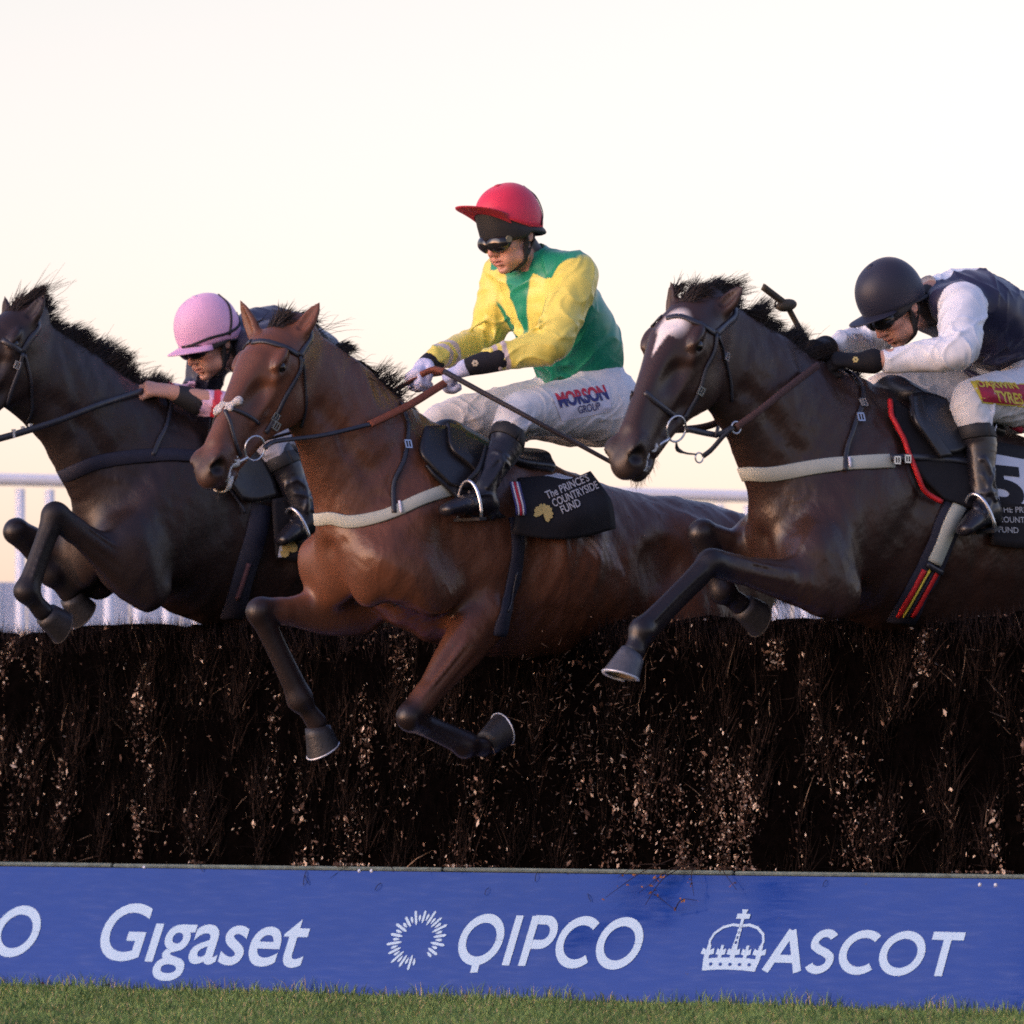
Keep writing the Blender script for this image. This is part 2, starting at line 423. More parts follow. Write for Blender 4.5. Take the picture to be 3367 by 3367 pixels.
# turf blades in front of the board and a strip behind the fence line
M_BLADE = mat('grass_blades', (1, 1, 1), .6, .25, var=.2, attr=True)
def blades(n, s0, s1, d0, d1, hmin, hmax):
    s = rng.uniform(s0, s1, n); d = d0+(d1-d0)*rng.uniform(0, 1, n)
    base = B0+s[:, None]*FA+d[:, None]*FN; base[:, 2] = -.01
    cl = (np.sin(s*9+np.sin(d*7)*2)*np.sin(d*11+s*3)+1)/2
    ht = rng.uniform(hmin, hmax, n)*(.7+.6*cl); an = rng.uniform(0, 6.28, n); w_ = rng.uniform(.0012, .0026, n)
    lean = rng.normal(0, .35, (n, 2)); dx = np.stack([np.cos(an), np.sin(an), 0*an], 1)*w_[:, None]
    mid = base+np.stack([lean[:, 0]*ht*.3, lean[:, 1]*ht*.3, ht*.6], 1); tip = base+np.stack([lean[:, 0]*ht, lean[:, 1]*ht, ht*.95], 1)
    vv = np.stack([base-dx, base+dx, mid+dx*.7, mid-dx*.7, tip], 1).reshape(-1, 3); i = np.arange(n)[:, None]*5
    F4 = i+np.array([[0, 1, 2, 3]]); F3_ = i+np.array([[3, 2, 4, 4]])
    g = rng.uniform(0, 1, n)[:, None]; dry = (rng.uniform(0, 1, n) < .10)[:, None]
    c = (1-g)*V(.085, .160, .045)+g*V(.180, .260, .075); c = np.where(dry, V(.34, .28, .14), c)*(.75+.5*cl[:, None])
    me_f = [list(x) for x in F4]+[[a, b, c_] for a, b, c_, _ in F3_]
    return vv, me_f, np.repeat(c, 5, 0)
v, f, c = blades(110000, -3.4, 3.0, .0, 2.7, .012, .032)
o = add_mesh('grass', v, f, M_BLADE, smooth=False, cols=c, kind='stuff'); tag(o, 'short green turf in front of the blue advertising board', 'grass')
v, f, c = blades(1800, -3.4, 3.0, -.005, .05, .03, .07)
o = add_mesh('grass', v, f, M_BLADE, smooth=False, cols=c, kind='stuff'); tag(o, 'longer grass tufts along the foot of the blue board', 'grass')
# a few fallen leaves on the turf
M_LEAFR = mat('dead_leaf', (.16, .045, .03), .7, .2, var=.4, vscale=80)
for px, py, s_ in ((355, 3236, .022), (1090, 3292, .012), (2900, 3352, .012), (1890, 3350, .010), (140, 3232, .010)):
    d = ray(px, py); q = CAM+d*(CZ-.02)/(-d[2]); a = rng.uniform(0, 6.28); u = V(math.cos(a), math.sin(a), .2)*s_; w2 = V(-math.sin(a), math.cos(a), .5)*s_*.6
    lf = add_mesh('fallen_leaf', [q-u, q-u*.3+w2, q+u*.5+w2*.8, q+u*1.1, q+u*.4-w2*.9, q-u*.4-w2, q+V(0, 0, -.004)], [[0, 1, 6], [1, 2, 6], [2, 3, 6], [3, 4, 6], [4, 5, 6], [5, 0, 6]], M_LEAFR)
    tag(lf, {355: 'dark red dead leaf at the board foot below the first letter', 1090: 'tiny dead leaf on the turf below the end of the first long word', 2900: 'tiny dead leaf on the turf below the rightmost lettering',
             1890: 'tiny dead leaf on the turf under the middle word', 140: 'tiny dead leaf on the turf at the far left of the board'}[px], 'leaf')

# ---- advertising board
M_BLUE = mat('blue_vinyl', (.006, .034, .215), .14, .75, var=.10, vscale=1.6, bump=.04, bscale=3.0)
def scuffs(m):      # rubbed streaks and dried mud spots
    t = m.node_tree; p = t.nodes['Principled BSDF']; src = p.inputs['Base Color'].links[0].from_socket; tc = [n for n in t.nodes if n.type == 'TEX_COORD'][0]
    n1 = t.nodes.new('ShaderNodeTexNoise'); n1.inputs['Scale'].default_value = 34; n1.inputs['Detail'].default_value = 5; t.links.new(tc.outputs['Object'], n1.inputs['Vector'])
    r1 = t.nodes.new('ShaderNodeMapRange'); r1.inputs[1].default_value = .72; r1.inputs[2].default_value = .78; r1.inputs[4].default_value = .75; t.links.new(n1.outputs['Fac'], r1.inputs[0])
    m1 = t.nodes.new('ShaderNodeMix'); m1.data_type = 'RGBA'; t.links.new(r1.outputs[0], m1.inputs[0]); t.links.new(src, m1.inputs[6]); m1.inputs[7].default_value = (.045, .040, .050, 1)
    mp = t.nodes.new('ShaderNodeMapping'); mp.inputs['Scale'].default_value = (1, 1, 7); mp.inputs['Rotation'].default_value = (.4, .1, .3); t.links.new(tc.outputs['Object'], mp.inputs[0])
    n2 = t.nodes.new('ShaderNodeTexNoise'); n2.inputs['Scale'].default_value = 9; n2.inputs['Detail'].default_value = 8; t.links.new(mp.outputs[0], n2.inputs['Vector'])
    r2 = t.nodes.new('ShaderNodeMapRange'); r2.inputs[1].default_value = .58; r2.inputs[2].default_value = .80; r2.inputs[4].default_value = .07; t.links.new(n2.outputs['Fac'], r2.inputs[0])
    m2 = t.nodes.new('ShaderNodeMix'); m2.data_type = 'RGBA'; t.links.new(r2.outputs[0], m2.inputs[0]); t.links.new(m1.outputs[2], m2.inputs[6]); m2.inputs[7].default_value = (.10, .13, .32, 1)
    t.links.new(m2.outputs[2], p.inputs['Base Color'])
    r3 = t.nodes.new('ShaderNodeMapRange'); r3.inputs[1].default_value = .3; r3.inputs[2].default_value = .75; r3.inputs[3].default_value = .10; r3.inputs[4].default_value = .24; t.links.new(n2.outputs['Fac'], r3.inputs[0]); t.links.new(r3.outputs[0], p.inputs['Roughness'])
scuffs(M_BLUE)
M_LETTER = mat('pale_letter_vinyl', (.35, .50, .67), .45, .3, var=.05)
M_CAP = mat('weathered_cap', (.10, .135, .13), .75, .3, var=.5, vscale=25, bump=.3)
M_SCREW = mat('screw_head', (.5, .52, .58), .4, .5, metal=.5, var=.1)
board = thing('advertising_board', tuple(B0), 'long tilted blue advertising board with white lettering at the foot of the fence', 'board')
def bbox_piece(name, s0, s1, t0, t1, h0, h1, m, parent, bev=.003):
    bm = bmesh.new(); bmesh.ops.create_cube(bm, size=1)
    for q in bm.verts: q.co = Vector(board_pt(s0+(q.co.x+.5)*(s1-s0), t0+(q.co.y+.5)*(t1-t0), h0+(q.co.z+.5)*(h1-h0)))
    bmesh.ops.recalc_face_normals(bm, faces=bm.faces); bmesh.ops.bevel(bm, geom=bm.edges, offset=bev, segments=2, affect='EDGES')
    bm.verts.index_update(); vv = [q.co[:] for q in bm.verts]; ff = [[q.index for q in p.verts] for p in bm.faces]; bm.free()
    return add_mesh(name, vv, ff, m, parent, smooth=False)
sj = [S0, board_st(-1500, 3000)[0], S1]
for i in range(len(sj)-1):
    bbox_piece('panel', sj[i]+.0008, sj[i+1]-.0008, -.03, BH-.012, -.018, 0, M_BLUE, board)
sj = [S0, board_st(-1100, 2830)[0], board_st(375, 2830)[0], board_st(1460, 2845)[0], board_st(2420, 2850)[0], S1]
for i in range(len(sj)-1):
    bbox_piece('capping_strip', sj[i]+.004, sj[i+1]-.004, BH-.010+.001*(i % 2), BH+.003+.001*(i % 2), -.022, .004+.001*(i % 2), M_CAP, board)
for px, py in ((475, 2851), (1182, 2863), (1222, 2864), (3222, 2909), (3274, 2910)):
    s, t = board_st(px, py); bm = bmesh.new(); bmesh.ops.create_cone(bm, cap_ends=True, segments=12, radius1=.0075, radius2=.005, depth=.004)
    bm.verts.index_update(); vv = [board_pt(s+q.co.x, t+q.co.y, .002+q.co.z) for q in bm.verts]; ff = [[q.index for q in p.verts] for p in bm.faces]; bm.free()
    add_mesh('screw', vv, ff, M_SCREW, board, smooth=False)
def board_flat(name, v2, f, m=None, h=.0016):
    return add_mesh(name, [board_pt(x, y, h) for x, y in v2], f, m or M_LETTER, board, smooth=False)
def board_word(txt, pbl, pbr, ptop, off=.03, spacing=1.0):
    """lettering set on the board: left and right foot of the baseline and one point on the cap line, as seen"""
    v, f = text_geo(txt, 6, off, spacing); x0, x1 = v[:, 0].min(), v[:, 0].max()
    caps = .73
    s0, t0 = board_st(*pbl); s1, t1 = board_st(*pbr); st_, tt = board_st(*ptop)
    tb = t0+(t1-t0)*(st_-s0)/(s1-s0)
    u = (v[:, 0]-x0)/(x1-x0); hgt = (tt-tb)/caps
    return board_flat('lettering', np.stack([s0+u*(s1-s0), t0+u*(t1-t0)+v[:, 1]*hgt], 1), f)
# stroke lettering: rounded geometric capitals drawn with an even pen
def stroke(pts, w_, cap=True):
    P = np.array(pts, float); n = len(P); T = np.gradient(P, axis=0); T /= np.linalg.norm(T, axis=1)[:, None]+1e-9
    N = np.stack([-T[:, 1], T[:, 0]], 1); w_ = np.broadcast_to(w_, (n,))[:, None]
    v = np.vstack([P+N*w_/2, P-N*w_/2]); f = [[i, i+1, n+i+1, n+i] for i in range(n-1)]; return v, f
def arc(cx, cy, rx, ry, a0, a1, n=28): return [(cx+rx*math.cos(R(a)), cy+ry*math.sin(R(a))) for a in np.linspace(a0, a1, n)]
def line(*p):
    out = []
    for (x0, y0), (x1, y1) in zip(p[:-1], p[1:]): out += [(x0+(x1-x0)*t, y0+(y1-y0)*t) for t in np.linspace(0, 1, 6)]
    return out
W_ = .155
GLYPH = {  # unit capital height, strokes and advance width
 'Q': ([arc(.52, .5, .45, .43, 0, 360, 48), line((.56, .10), (.58, -.16))], 1.12),
 'I': ([line((.12, 0), (.12, 1))], .34),
 'P': ([line((.12, 0), (.12, 1)), line((.12, .925), (.40, .925))+arc(.40, .68, .25, .245, 90, -90, 20)+line((.40, .435), (.12, .435))], .76),
 'C': ([arc(.52, .5, .45, .43, 48, 312, 40)], .92),
 'O': ([arc(.52, .5, .45, .43, 0, 360, 48)], 1.06),
 'A': ([line((.04, 0), (.44, .97)), line((.44, .97), (.84, 0)), line((.18, .30), (.70, .30))], .90),
 'S': ([arc(.36, .70, .24, .225, 35, 200, 20)+[(.17, .60), (.28, .53), (.44, .47), (.55, .40)]+arc(.34, .285, .255, .225, 25, -150, 24)], .74),
 'T': ([line((.02, .925), (.78, .925)), line((.40, 0), (.40, .925))], .80),
}
def board_strokes(txt, pbl, pbr, ptop, w_=W_, gap=.06):
    segs = []; x = 0
    for ch in txt:
        st_, adv = GLYPH[ch]; segs += [[(x+a, b) for a, b in s] for s in st_]; x += adv+gap
    x -= gap
    s0, t0 = board_st(*pbl); s1, t1 = board_st(*pbr); sc_, tt = board_st(*ptop); hgt = tt-(t0+(t1-t0)*(sc_-s0)/(s1-s0))
    V_ = []; F_ = []; lay = 0
    for k, s in enumerate(segs):
        v, f = stroke(s, w_); q = np.stack([s0+v[:, 0]/x*(s1-s0), t0+v[:, 0]/x*(t1-t0)+v[:, 1]*hgt], 1)
        F_ += [[i+len(V_) for i in p] for p in f]; V_ += [tuple(board_pt(a, b, .0016+.0002*(k % 4))) for a, b in q]
    return add_mesh('lettering', V_, F_, M_LETTER, board, smooth=False)
board_strokes('QIPCO', (-494, 3129), (104, 3147), (-234, 2974), .18)
board_word('Gıgaset', (308, 3152), (988, 3178), (416, 2963), .013, 1.0)
board_strokes('QIPCO', (1490, 3170), (2088, 3188), (1750, 3012), .18)
board_strokes('ASCOT', (2510, 3194), (3140, 3212), (2700, 3058), .185)
# ring of rays
cs, ct = board_st(1372, 3090); V_ = []; F_ = []
for k in range(36):
    a = R(90+k*10); deg = (90+k*10) % 360
    if 283 < deg < 318: continue
    r1 = (.112, .096, .117, .100)[k % 4]; r0 = (.062, .070, .058, .072)[k % 4]
    w0, w1 = .003, .0052; d = (math.cos(a), math.sin(a)); nrm = (-d[1], d[0]); 
    pts = [(r0, -w0*.4), (r0+.012, -w1), (r1-.006, -w1), (r1, 0), (r1-.006, w1), (r0+.012, w1), (r0, w0*.4)]
    F_.append([len(V_)+i for i in range(7)]); V_ += [tuple(board_pt(cs+(r*d[0]*1.12+o_*nrm[0]), ct+r*d[1]+o_*nrm[1], .0016)) for r, o_ in pts]
add_mesh('sunburst_emblem', V_, F_, M_LETTER, board, smooth=False)
# crown emblem
s_l, t_l = board_st(2312, 3192); s_r, _ = board_st(2478, 3197); cw = s_r-s_l; _, t_top = board_st(2470, 2990); chh = t_top-t_l
V_ = []; F_ = []
def crown(v, f, lay=0): 
    F_.extend([[i+len(V_) for i in p] for p in f]); V_.extend([tuple(board_pt(s_l+x*cw, t_l+y*chh, .0016+.0003*lay)) for x, y in v])
crown([(-.02, 0), (.25, .02), (.5, .025), (.75, .02), (1.02, 0), (1.06, .19), (.75, .215), (.5, .22), (.25, .215), (-.06, .19)], [[0, 1, 8, 9], [1, 2, 7, 8], [2, 3, 6, 7], [3, 4, 5, 6]])
for x in (-.01, .25, .5, .75, 1.01):      # fleurs and crosses on the circlet
    w0 = .070 if x in (.25, .75) else .095; t_ = .035
    crown([(x-w0*.5, .155+t_), (x+w0*.5, .155+t_), (x+w0*.5, .22+t_), (x+w0*1.35, .235+t_), (x+w0*1.2, .33+t_), (x+w0*.4, .30+t_), (x+w0*.4, .38+t_), (x-w0*.4, .38+t_), (x-w0*.4, .30+t_), (x-w0*1.2, .33+t_), (x-w0*1.35, .235+t_), (x-w0*.5, .22+t_)], [[0, 1, 2, 11], [2, 3, 4, 5], [11, 8, 9, 10], [2, 5, 8, 11], [5, 6, 7, 8]], 1)
for sgn in (-1, 1):
    v, f = stroke([(.5+sgn*x, y) for x, y in [(.50, .37), (.53, .48), (.48, .60), (.34, .70), (.16, .745), (.03, .73)]], .045); crown(v, f, 2)
v, f = stroke([(.45, .34), (.47, .5), (.49, .74)], .02); crown(v, f, 3); v, f = stroke([(.55, .34), (.53, .5), (.51, .74)], .02); crown(v, f, 3)
for y in (.40, .48, .56, .64): crown([(.46, y), (.54, y), (.54, y+.035), (.46, y+.035)], [[0, 1, 2, 3]], 4)
crown([(.47, .74), (.53, .74), (.53, .86), (.47, .86)], [[0, 1, 2, 3]], 4)
crown([(.485, .86), (.515, .86), (.56, .99), (.44, .99)], [[0, 1, 2, 3]], 5); crown([(.37, .84), (.63, .84), (.63, .92), (.37, .92)], [[0, 1, 2, 3]], 6)
add_mesh('crown_emblem', V_, F_, M_LETTER, board, smooth=False)
for x in (.12, .31, .5, .69, .88):
    V_ = []; F_ = []; crown([(x+.030*math.cos(a), .105+.028*math.sin(a)) for a in np.linspace(0, 6.28, 9)[:-1]], [list(range(8))], 9); add_mesh('crown_jewel', V_, F_, M_BLUE, board, smooth=False)

# ---- the brush fence: a packed birch bank behind the board
TOPZ = 1.318; DEPTH = .62
M_CORE = mat('packed_birch', (.0016, .0012, .0012), 1.0, .0, var=.6, vscale=25, bump=1.0, bscale=70, bstretch=(1, 1, .25))
M_TWIG = mat('birch_twigs', (1, 1, 1), .9, .06, var=.25, attr=True)
BT = board_pt(0, BH, 0)-B0      # top of board relative to its foot
zb = BT[2]; d0 = -np.dot(BT, FN)      # height and depth of the board's top edge
def topz(s): return TOPZ+.012*np.sin(s*3.1+1)+.009*np.sin(s*7.7)+.006*np.sin(s*17+.6)-.010*np.exp(-((s-.25)/.5)**2)
def fence_pt(s, z, d): return B0+FA*s+UP*z-FN*d
prof = [(-.02, d0+.03), (zb+.02, d0+.035), (zb+.25, d0+.055), (zb+.5, d0+.085), (TOPZ-.14, d0+.12), (TOPZ-.07, d0+.15), (TOPZ-.035, d0+.22), (TOPZ-.03, d0+.40), (TOPZ-.05, d0+DEPTH), (TOPZ-.16, d0+DEPTH+.08), (.5, d0+DEPTH+.16), (-.02, d0+DEPTH+.22)]
fence = thing('brush_fence', tuple(B0-FN*.4), 'dark birch brush steeplechase fence the three horses are jumping', 'fence')
ns = 190; V_ = []; F_ = []
for i in range(ns+1):
    s = S0+(S1-S0)*i/ns
    for j, (z, d) in enumerate(prof):
        jit = rng.normal(0, .008) if j not in (0, 11) else 0
        V_.append(fence_pt(s, z+(topz(s)-TOPZ if z > 1 else 0)+jit, d+rng.normal(0, .010)))
n = len(prof)
for i in range(ns):
    for j in range(n-1): F_.append([i*n+j, i*n+j+1, (i+1)*n+j+1, (i+1)*n+j])
F_ += [list(range(n)), [ns*n+j for j in range(n)][::-1]]
add_mesh('packed_core', V_, F_, M_CORE, fence)
# twigs standing in the face and over the top
def face_d(z): return np.interp(z, [p[0] for p in prof[:7]], [p[1] for p in prof[:7]])
def clump(s, z): return .024*wavy(np.stack([s, z*.5, 0*s], 1), .26, 41)+.016*wavy(np.stack([s, z*.4, 0*s], 1), .10, 42)-.012
def twig_cloud(n, kind):
    s = rng.uniform(-3.6, 3.4, n)
    if kind == 'face':
        z = zb-.06+rng.uniform(0, 1, n)**.9*(TOPZ-zb-.10); d = face_d(z)+.012-rng.uniform(0, .022, n)
        dirs = np.tile(UP, (n, 1))*1.0+FN*rng.uniform(-.20, .20, n)[:, None]+FA*rng.normal(.10, .30, n)[:, None]; ln = rng.uniform(.03, .17, n)
        z = np.minimum(z, topz(s)-ln*.9); d = d-clump(s, z)
    elif kind == 'top':
        d = d0+.13+rng.uniform(0, 1, n)**1.4*.55; z = topz(s)-.15+rng.normal(0, .012, n)-.02*(d < d0+.2); dirs = np.tile(UP, (n, 1))+FA*rng.normal(.05, .22, n)[:, None]+FN*rng.normal(.05, .22, n)[:, None]; ln = rng.uniform(.10, .165, n)
    else:   # loose, broken ends
        z = zb+rng.uniform(.0, 1, n)*(TOPZ-zb-.06); d = face_d(z)-.002-clump(s, z)
        dirs = UP*rng.normal(.2, .6, n)[:, None]+FN*rng.uniform(.1, .6, n)[:, None]+FA*rng.normal(0, .7, n)[:, None]; ln = rng.uniform(.03, .10, n)
    roots = fence_pt(0, 0, 0)+s[:, None]*FA+z[:, None]*UP-d[:, None]*FN
    g = rng.uniform(0, 1, n); g = g**3
    clm = (.5+.5*np.sin(s*11+2*np.sin(s*5))*np.sin(z*9+s*7+3*np.sin(s*3)))[:, None]; c = (V(.0060, .0042, .0040)[None]+g[:, None]*V(.036, .022, .017))*np.clip(.42+18*(clump(s, z)+.012)[:, None], .12, 1.6)+(V(.020, .014, .014) if kind == 'top' else 0)+(.014*V(1, .72, .68)*np.clip((z-TOPZ+.20)/.18, 0, 1)[:, None] if kind == 'face' else 0)  # shading in the twig colour: hollows darker, top of the fence lighter
    pale = rng.uniform(0, 1, n) < (.006 if kind != 'loose' else .03); c[pale] = V(.20, .14, .10)*rng.uniform(.5, 1.2, (pale.sum(), 1))
    return roots, dirs, ln, c
for kind, n, r0 in (('face', 34000, .0026), ('top', 15000, .0020), ('loose', 9000, .0015)):
    a, b, l, c = twig_cloud(n, kind); strands('birch_twigs', a, b, l, M_TWIG, fence, r0=r0, nseg=2, wob=.25, cols=c)
# dry leaves and cut ends that catch the light, in loose vertical streaks
M_LEAF = mat('dry_birch_leaf', (1, 1, 1), .7, .25, var=.2, attr=True)
def leaf_cloud(s, z, out, size, cols):
    n = len(s); p = fence_pt(0, 0, 0)+s[:, None]*FA+z[:, None]*UP-(face_d(z)-out-clump(s, z))[:, None]*FN
    u = rng.normal(0, 1, (n, 3))+UP*1.2; u /= np.linalg.norm(u, axis=1)[:, None]; w2 = np.cross(u, rng.normal(0, 1, (n, 3))+FN*1.5); w2 /= np.linalg.norm(w2, axis=1)[:, None]
    k = np.cross(u, w2); sz = size[:, None]
    vv = np.stack([p-u*sz, p+w2*sz*.5+k*sz*.15, p+u*sz, p-w2*sz*.5+k*sz*.15, p-k*sz*.1], 1).reshape(-1, 3)
    i = np.arange(n)[:, None]*5; F = np.vstack([i+np.array([a]) for a in ([0, 1, 4], [1, 2, 4], [2, 3, 4], [3, 0, 4])])
    return vv, F, np.repeat(cols, 5, 0)
ncol = 80; cs_ = rng.uniform(-3.5, 3.3, ncol); cw_ = rng.uniform(.008, .045, ncol); czt = rng.uniform(zb+.1, TOPZ, ncol); czl = rng.uniform(.1, .6, ncol); wt = rng.uniform(.2, 1, ncol)**2
# right half of the fence shows more pale leaf than the left
wt *= 1+.8*(cs_ > .5); wt /= wt.sum()
n = 8200; ci = rng.choice(ncol, n, p=wt); z = czt[ci]-rng.uniform(0, 1, n)*czl[ci]; s = cs_[ci]+rng.normal(0, 1, n)*cw_[ci]+.12*(czt[ci]-z)
n2 = 2600; s = np.r_[s, rng.uniform(-3.5, 3.3, n2)]; z = np.r_[z, rng.uniform(zb+.02, TOPZ, n2)]
n3 = 1500; s = np.r_[s, rng.normal(.55, .22, n3)]; z = np.r_[z, zb+np.abs(rng.normal(0, .24, n3))]
z = z.clip(zb+.01, TOPZ-.03); N_ = len(s); g = rng.uniform(0, 1, N_)[:, None]
cl = np.where(g < .60, V(.050, .026, .018), np.where(g < .84, V(.18, .11, .08), V(.54, .43, .34)))*rng.uniform(.6, 1.25, (N_, 1))
size = rng.uniform(.0028, .0088, N_)*np.where(rng.uniform(0, 1, N_) < .08, 1.9, 1)
v, f, c = leaf_cloud(s, z, rng.uniform(.012, .04, N_), size, cl)
add_mesh('dry_leaves', v, f, M_LEAF, fence, smooth=False, cols=c, kind='stuff')
# a broken spray of birch hanging over the board, and its leaves
M_SPRAY = mat('broken_birch', (.020, .012, .010), .8, .2, var=.3)
spray = thing('broken_birch_spray', tuple(board_pt(board_st(2250, 2850)[0], BH)), 'broken birch twigs with rusty leaves hanging over the blue board', 'twigs')
V_ = []; F_ = []; LP = []
for px0, py0, px1, py1 in ((2230, 2830, 2010, 2965), (2320, 2840, 2120, 2950), (2290, 2850, 2160, 2930), (2200, 2850, 2050, 2900), (2300, 2850, 2300, 2960), (2380, 2850, 2440, 2940), (2160, 2950, 2230, 3000), (2230, 3000, 2310, 2975), (2250, 2860, 2140, 2990)):
    (a0, b0), (a1, b1) = board_st(px0, py0), board_st(px1, py1); mid = board_pt((a0+a1)/2+rng.normal(0, .01), (b0+b1)/2+.01, .05)
    P = catmull([board_pt(a0, b0, .02), mid, board_pt(a1, b1, .035)], 6); v, f = tube_geo(P, np.linspace(.0022, .0008, len(P)), 5)
    F_ += [[i+len(V_) for i in q] for q in f]; V_ += v; LP += [P[int(i)] for i in rng.uniform(4, len(P), 5)]
add_mesh('twig', V_, F_, M_SPRAY, spray)
LP = np.array(LP)+rng.normal(0, .006, (len(LP), 3)); n = len(LP); V_ = []; F_ = []
for p in LP:
    u = unit(rng.normal(0, 1, 3)); w2 = unit(np.cross(u, rng.normal(0, 1, 3))); sz = rng.uniform(.004, .010)
    F_.append([len(V_)+i for i in range(4)]); V_ += [p-u*sz, p+w2*sz*.5, p+u*sz, p-w2*sz*.5]
add_mesh('rusty_leaf', V_, F_, mat('rusty_leaf', (.22, .10, .04), .7, .2, var=.5, vscale=120), spray, smooth=False, kind='stuff')
for px, py, dx, dy in ((1010, 2865, -10, 48), (1005, 2880, 12, 30), (1610, 2920, -14, 24), (1255, 2905, -20, 24), (1935, 2940, 10, 26), (1770, 2870, -8, 30), (660, 2845, 9, 22), (2720, 2895, -12, 22)):
    (a0, b0), (a1, b1) = board_st(px, py), board_st(px+dx, py+dy); P = catmull([board_pt(a0, b0, .004), board_pt((a0+a1)/2+.002, (b0+b1)/2, .012), board_pt(a1, b1, .004)], 4); v, f = tube_geo(P, .0012, 4)
    o = add_mesh('birch_stalk', v, f, M_SPRAY); tag(o, {1010: 'longer dark stalk stuck to the blue board right of the first word', 1005: 'short dark stalk touching the longer one on the blue board', 1610: 'short stalk on the blue board above the round letter', 1255: 'dark stalk on the board above the ring of rays',
        1935: 'stalk on the board left of the hanging broken birch', 1770: 'thin stalk hanging from the board top above the middle word', 660: 'thin stalk at the board top above the first word', 2720: 'thin stalk at the board top above the rightmost word'}[px], 'stalk', 'loose birch stalks on the board')
# bits of birch knocked into the air where the middle horse brushed the fence
n = 420; q = []
for _ in range(n):
    px, py = rng.normal(1950, 190), rng.normal(2420, 190); dd = ray(px, py); q.append(CAM+dd*(23.55+rng.uniform(-.35, .25)))
u = rng.normal(0, 1, (n, 3))+FA; 
strands('birch_debris', np.array(q), u, rng.uniform(.008, .03, n), M_TWIG, None, r0=.0016, nseg=2, wob=.3, cols=V(.03, .02, .016)+rng.uniform(0, 1, (n, 1))**3*V(.2, .15, .12))
tag(bpy.context.scene.objects['birch_debris'], 'bits of birch knocked into the air below the middle horse', 'debris')

# ---- white wing rails beyond the fence
M_PVC = mat('white_plastic_rail', (.72, .745, .83), .4, .4, var=.06, vscale=8)
wing = thing('wing_rail', (-2.2, 7.0, 0), 'white plastic wing rail with close uprights behind the fence', 'rail')
def rail_pt(px):      # the rail runs away to the right
    t = px/2440.0; dist = 31.0+t*.8; z = 2.053-.045*t; return V((px-1683.5)/FPX*dist, dist-DIST, z)
P = np.array([rail_pt(x) for x in np.linspace(-700, 3000, 60)]); v, f = tube_geo(P, .027, 16); add_mesh('top_rail', v, f, M_PVC, wing)
x = -420.0; k = 0
while x < 3000:
    a = rail_pt(x); w_ = .021; dv = unit(rail_pt(x+10)-a)
    v, f = tube_geo(np.array([a-UP*.04, a-UP*(a[2]-.02)]), w_, 12); add_mesh('upright', v, f, M_PVC, wing); x += 97*31.0/(a[1]+DIST)*1.0; k += 1
# lower boarding of the wing
x = -420.0+48; k = 0
while x < 3000:
    a = rail_pt(x); dv = unit(rail_pt(x+10)-a); back = V(-dv[1], dv[0], 0); back = back if back[1] > 0 else -back
    h_ = 1.60; v, f = box_geo(V(a[0], a[1], h_/2)+back*(.07+.012*(k % 2)), (dv, back, UP), (.112, .012, h_)); add_mesh('board', v, f, M_PVC, wing, smooth=False); x += .118*FPX/(a[1]+DIST)*abs(dv[0]); k += 1
# a far mast above the horizon
mast = thing('distant_mast', (6.3, 190, 0), 'faint distant mast standing above the white rail near the right horse chest', 'mast')
v, f = tube_geo(np.array([(6.3, 190, 0), (6.3, 190, 4), (6.3, 190, 8.6)]), np.array([.12, .10, .08]), 10); add_mesh('pole', v, f, mat('galvanised_mast', (.55, .55, .58), .5, .4), mast)
v, f = box_geo(V(6.3, 189.9, 8.5), (V(1, 0, 0), V(0, 1, 0), UP), (.34, .2, .22)); add_mesh('lamp_head', v, f, mat('mast_head', (.5, .5, .53), .5, .4), mast, smooth=False)
# ------------------------------------------------------------------ horses
M_EYE = mat('wet_eye', (.006, .004, .004), .08, .6, var=0)
M_HOOF = mat('dark_hoof', (.017, .016, .019), .45, .4, var=.35, vscale=60, bump=.2, bscale=120)
M_SOLE = mat('pale_sole', (.36, .26, .16), .8, .2, var=.4, vscale=60)
M_STEEL = mat('polished_steel', (.62, .64, .68), .3, .5, metal=.9, var=.1)
M_ALLOY = mat('worn_alloy_shoe', (.62, .64, .70), .4, .5, metal=.5, var=.2)
M_HAIR = mat('dark_horse_hair', (.026, .018, .015), .5, .3, var=.5, vscale=30)
M_DKIRON = mat('dark_iron', (.05, .045, .045), .7, .3, var=.3)  # darker iron for some of the shoes
M_FOAM = mat('saliva_foam', (.62, .62, .60), .45, .4, var=.25, vscale=150, bump=.4, bscale=300)

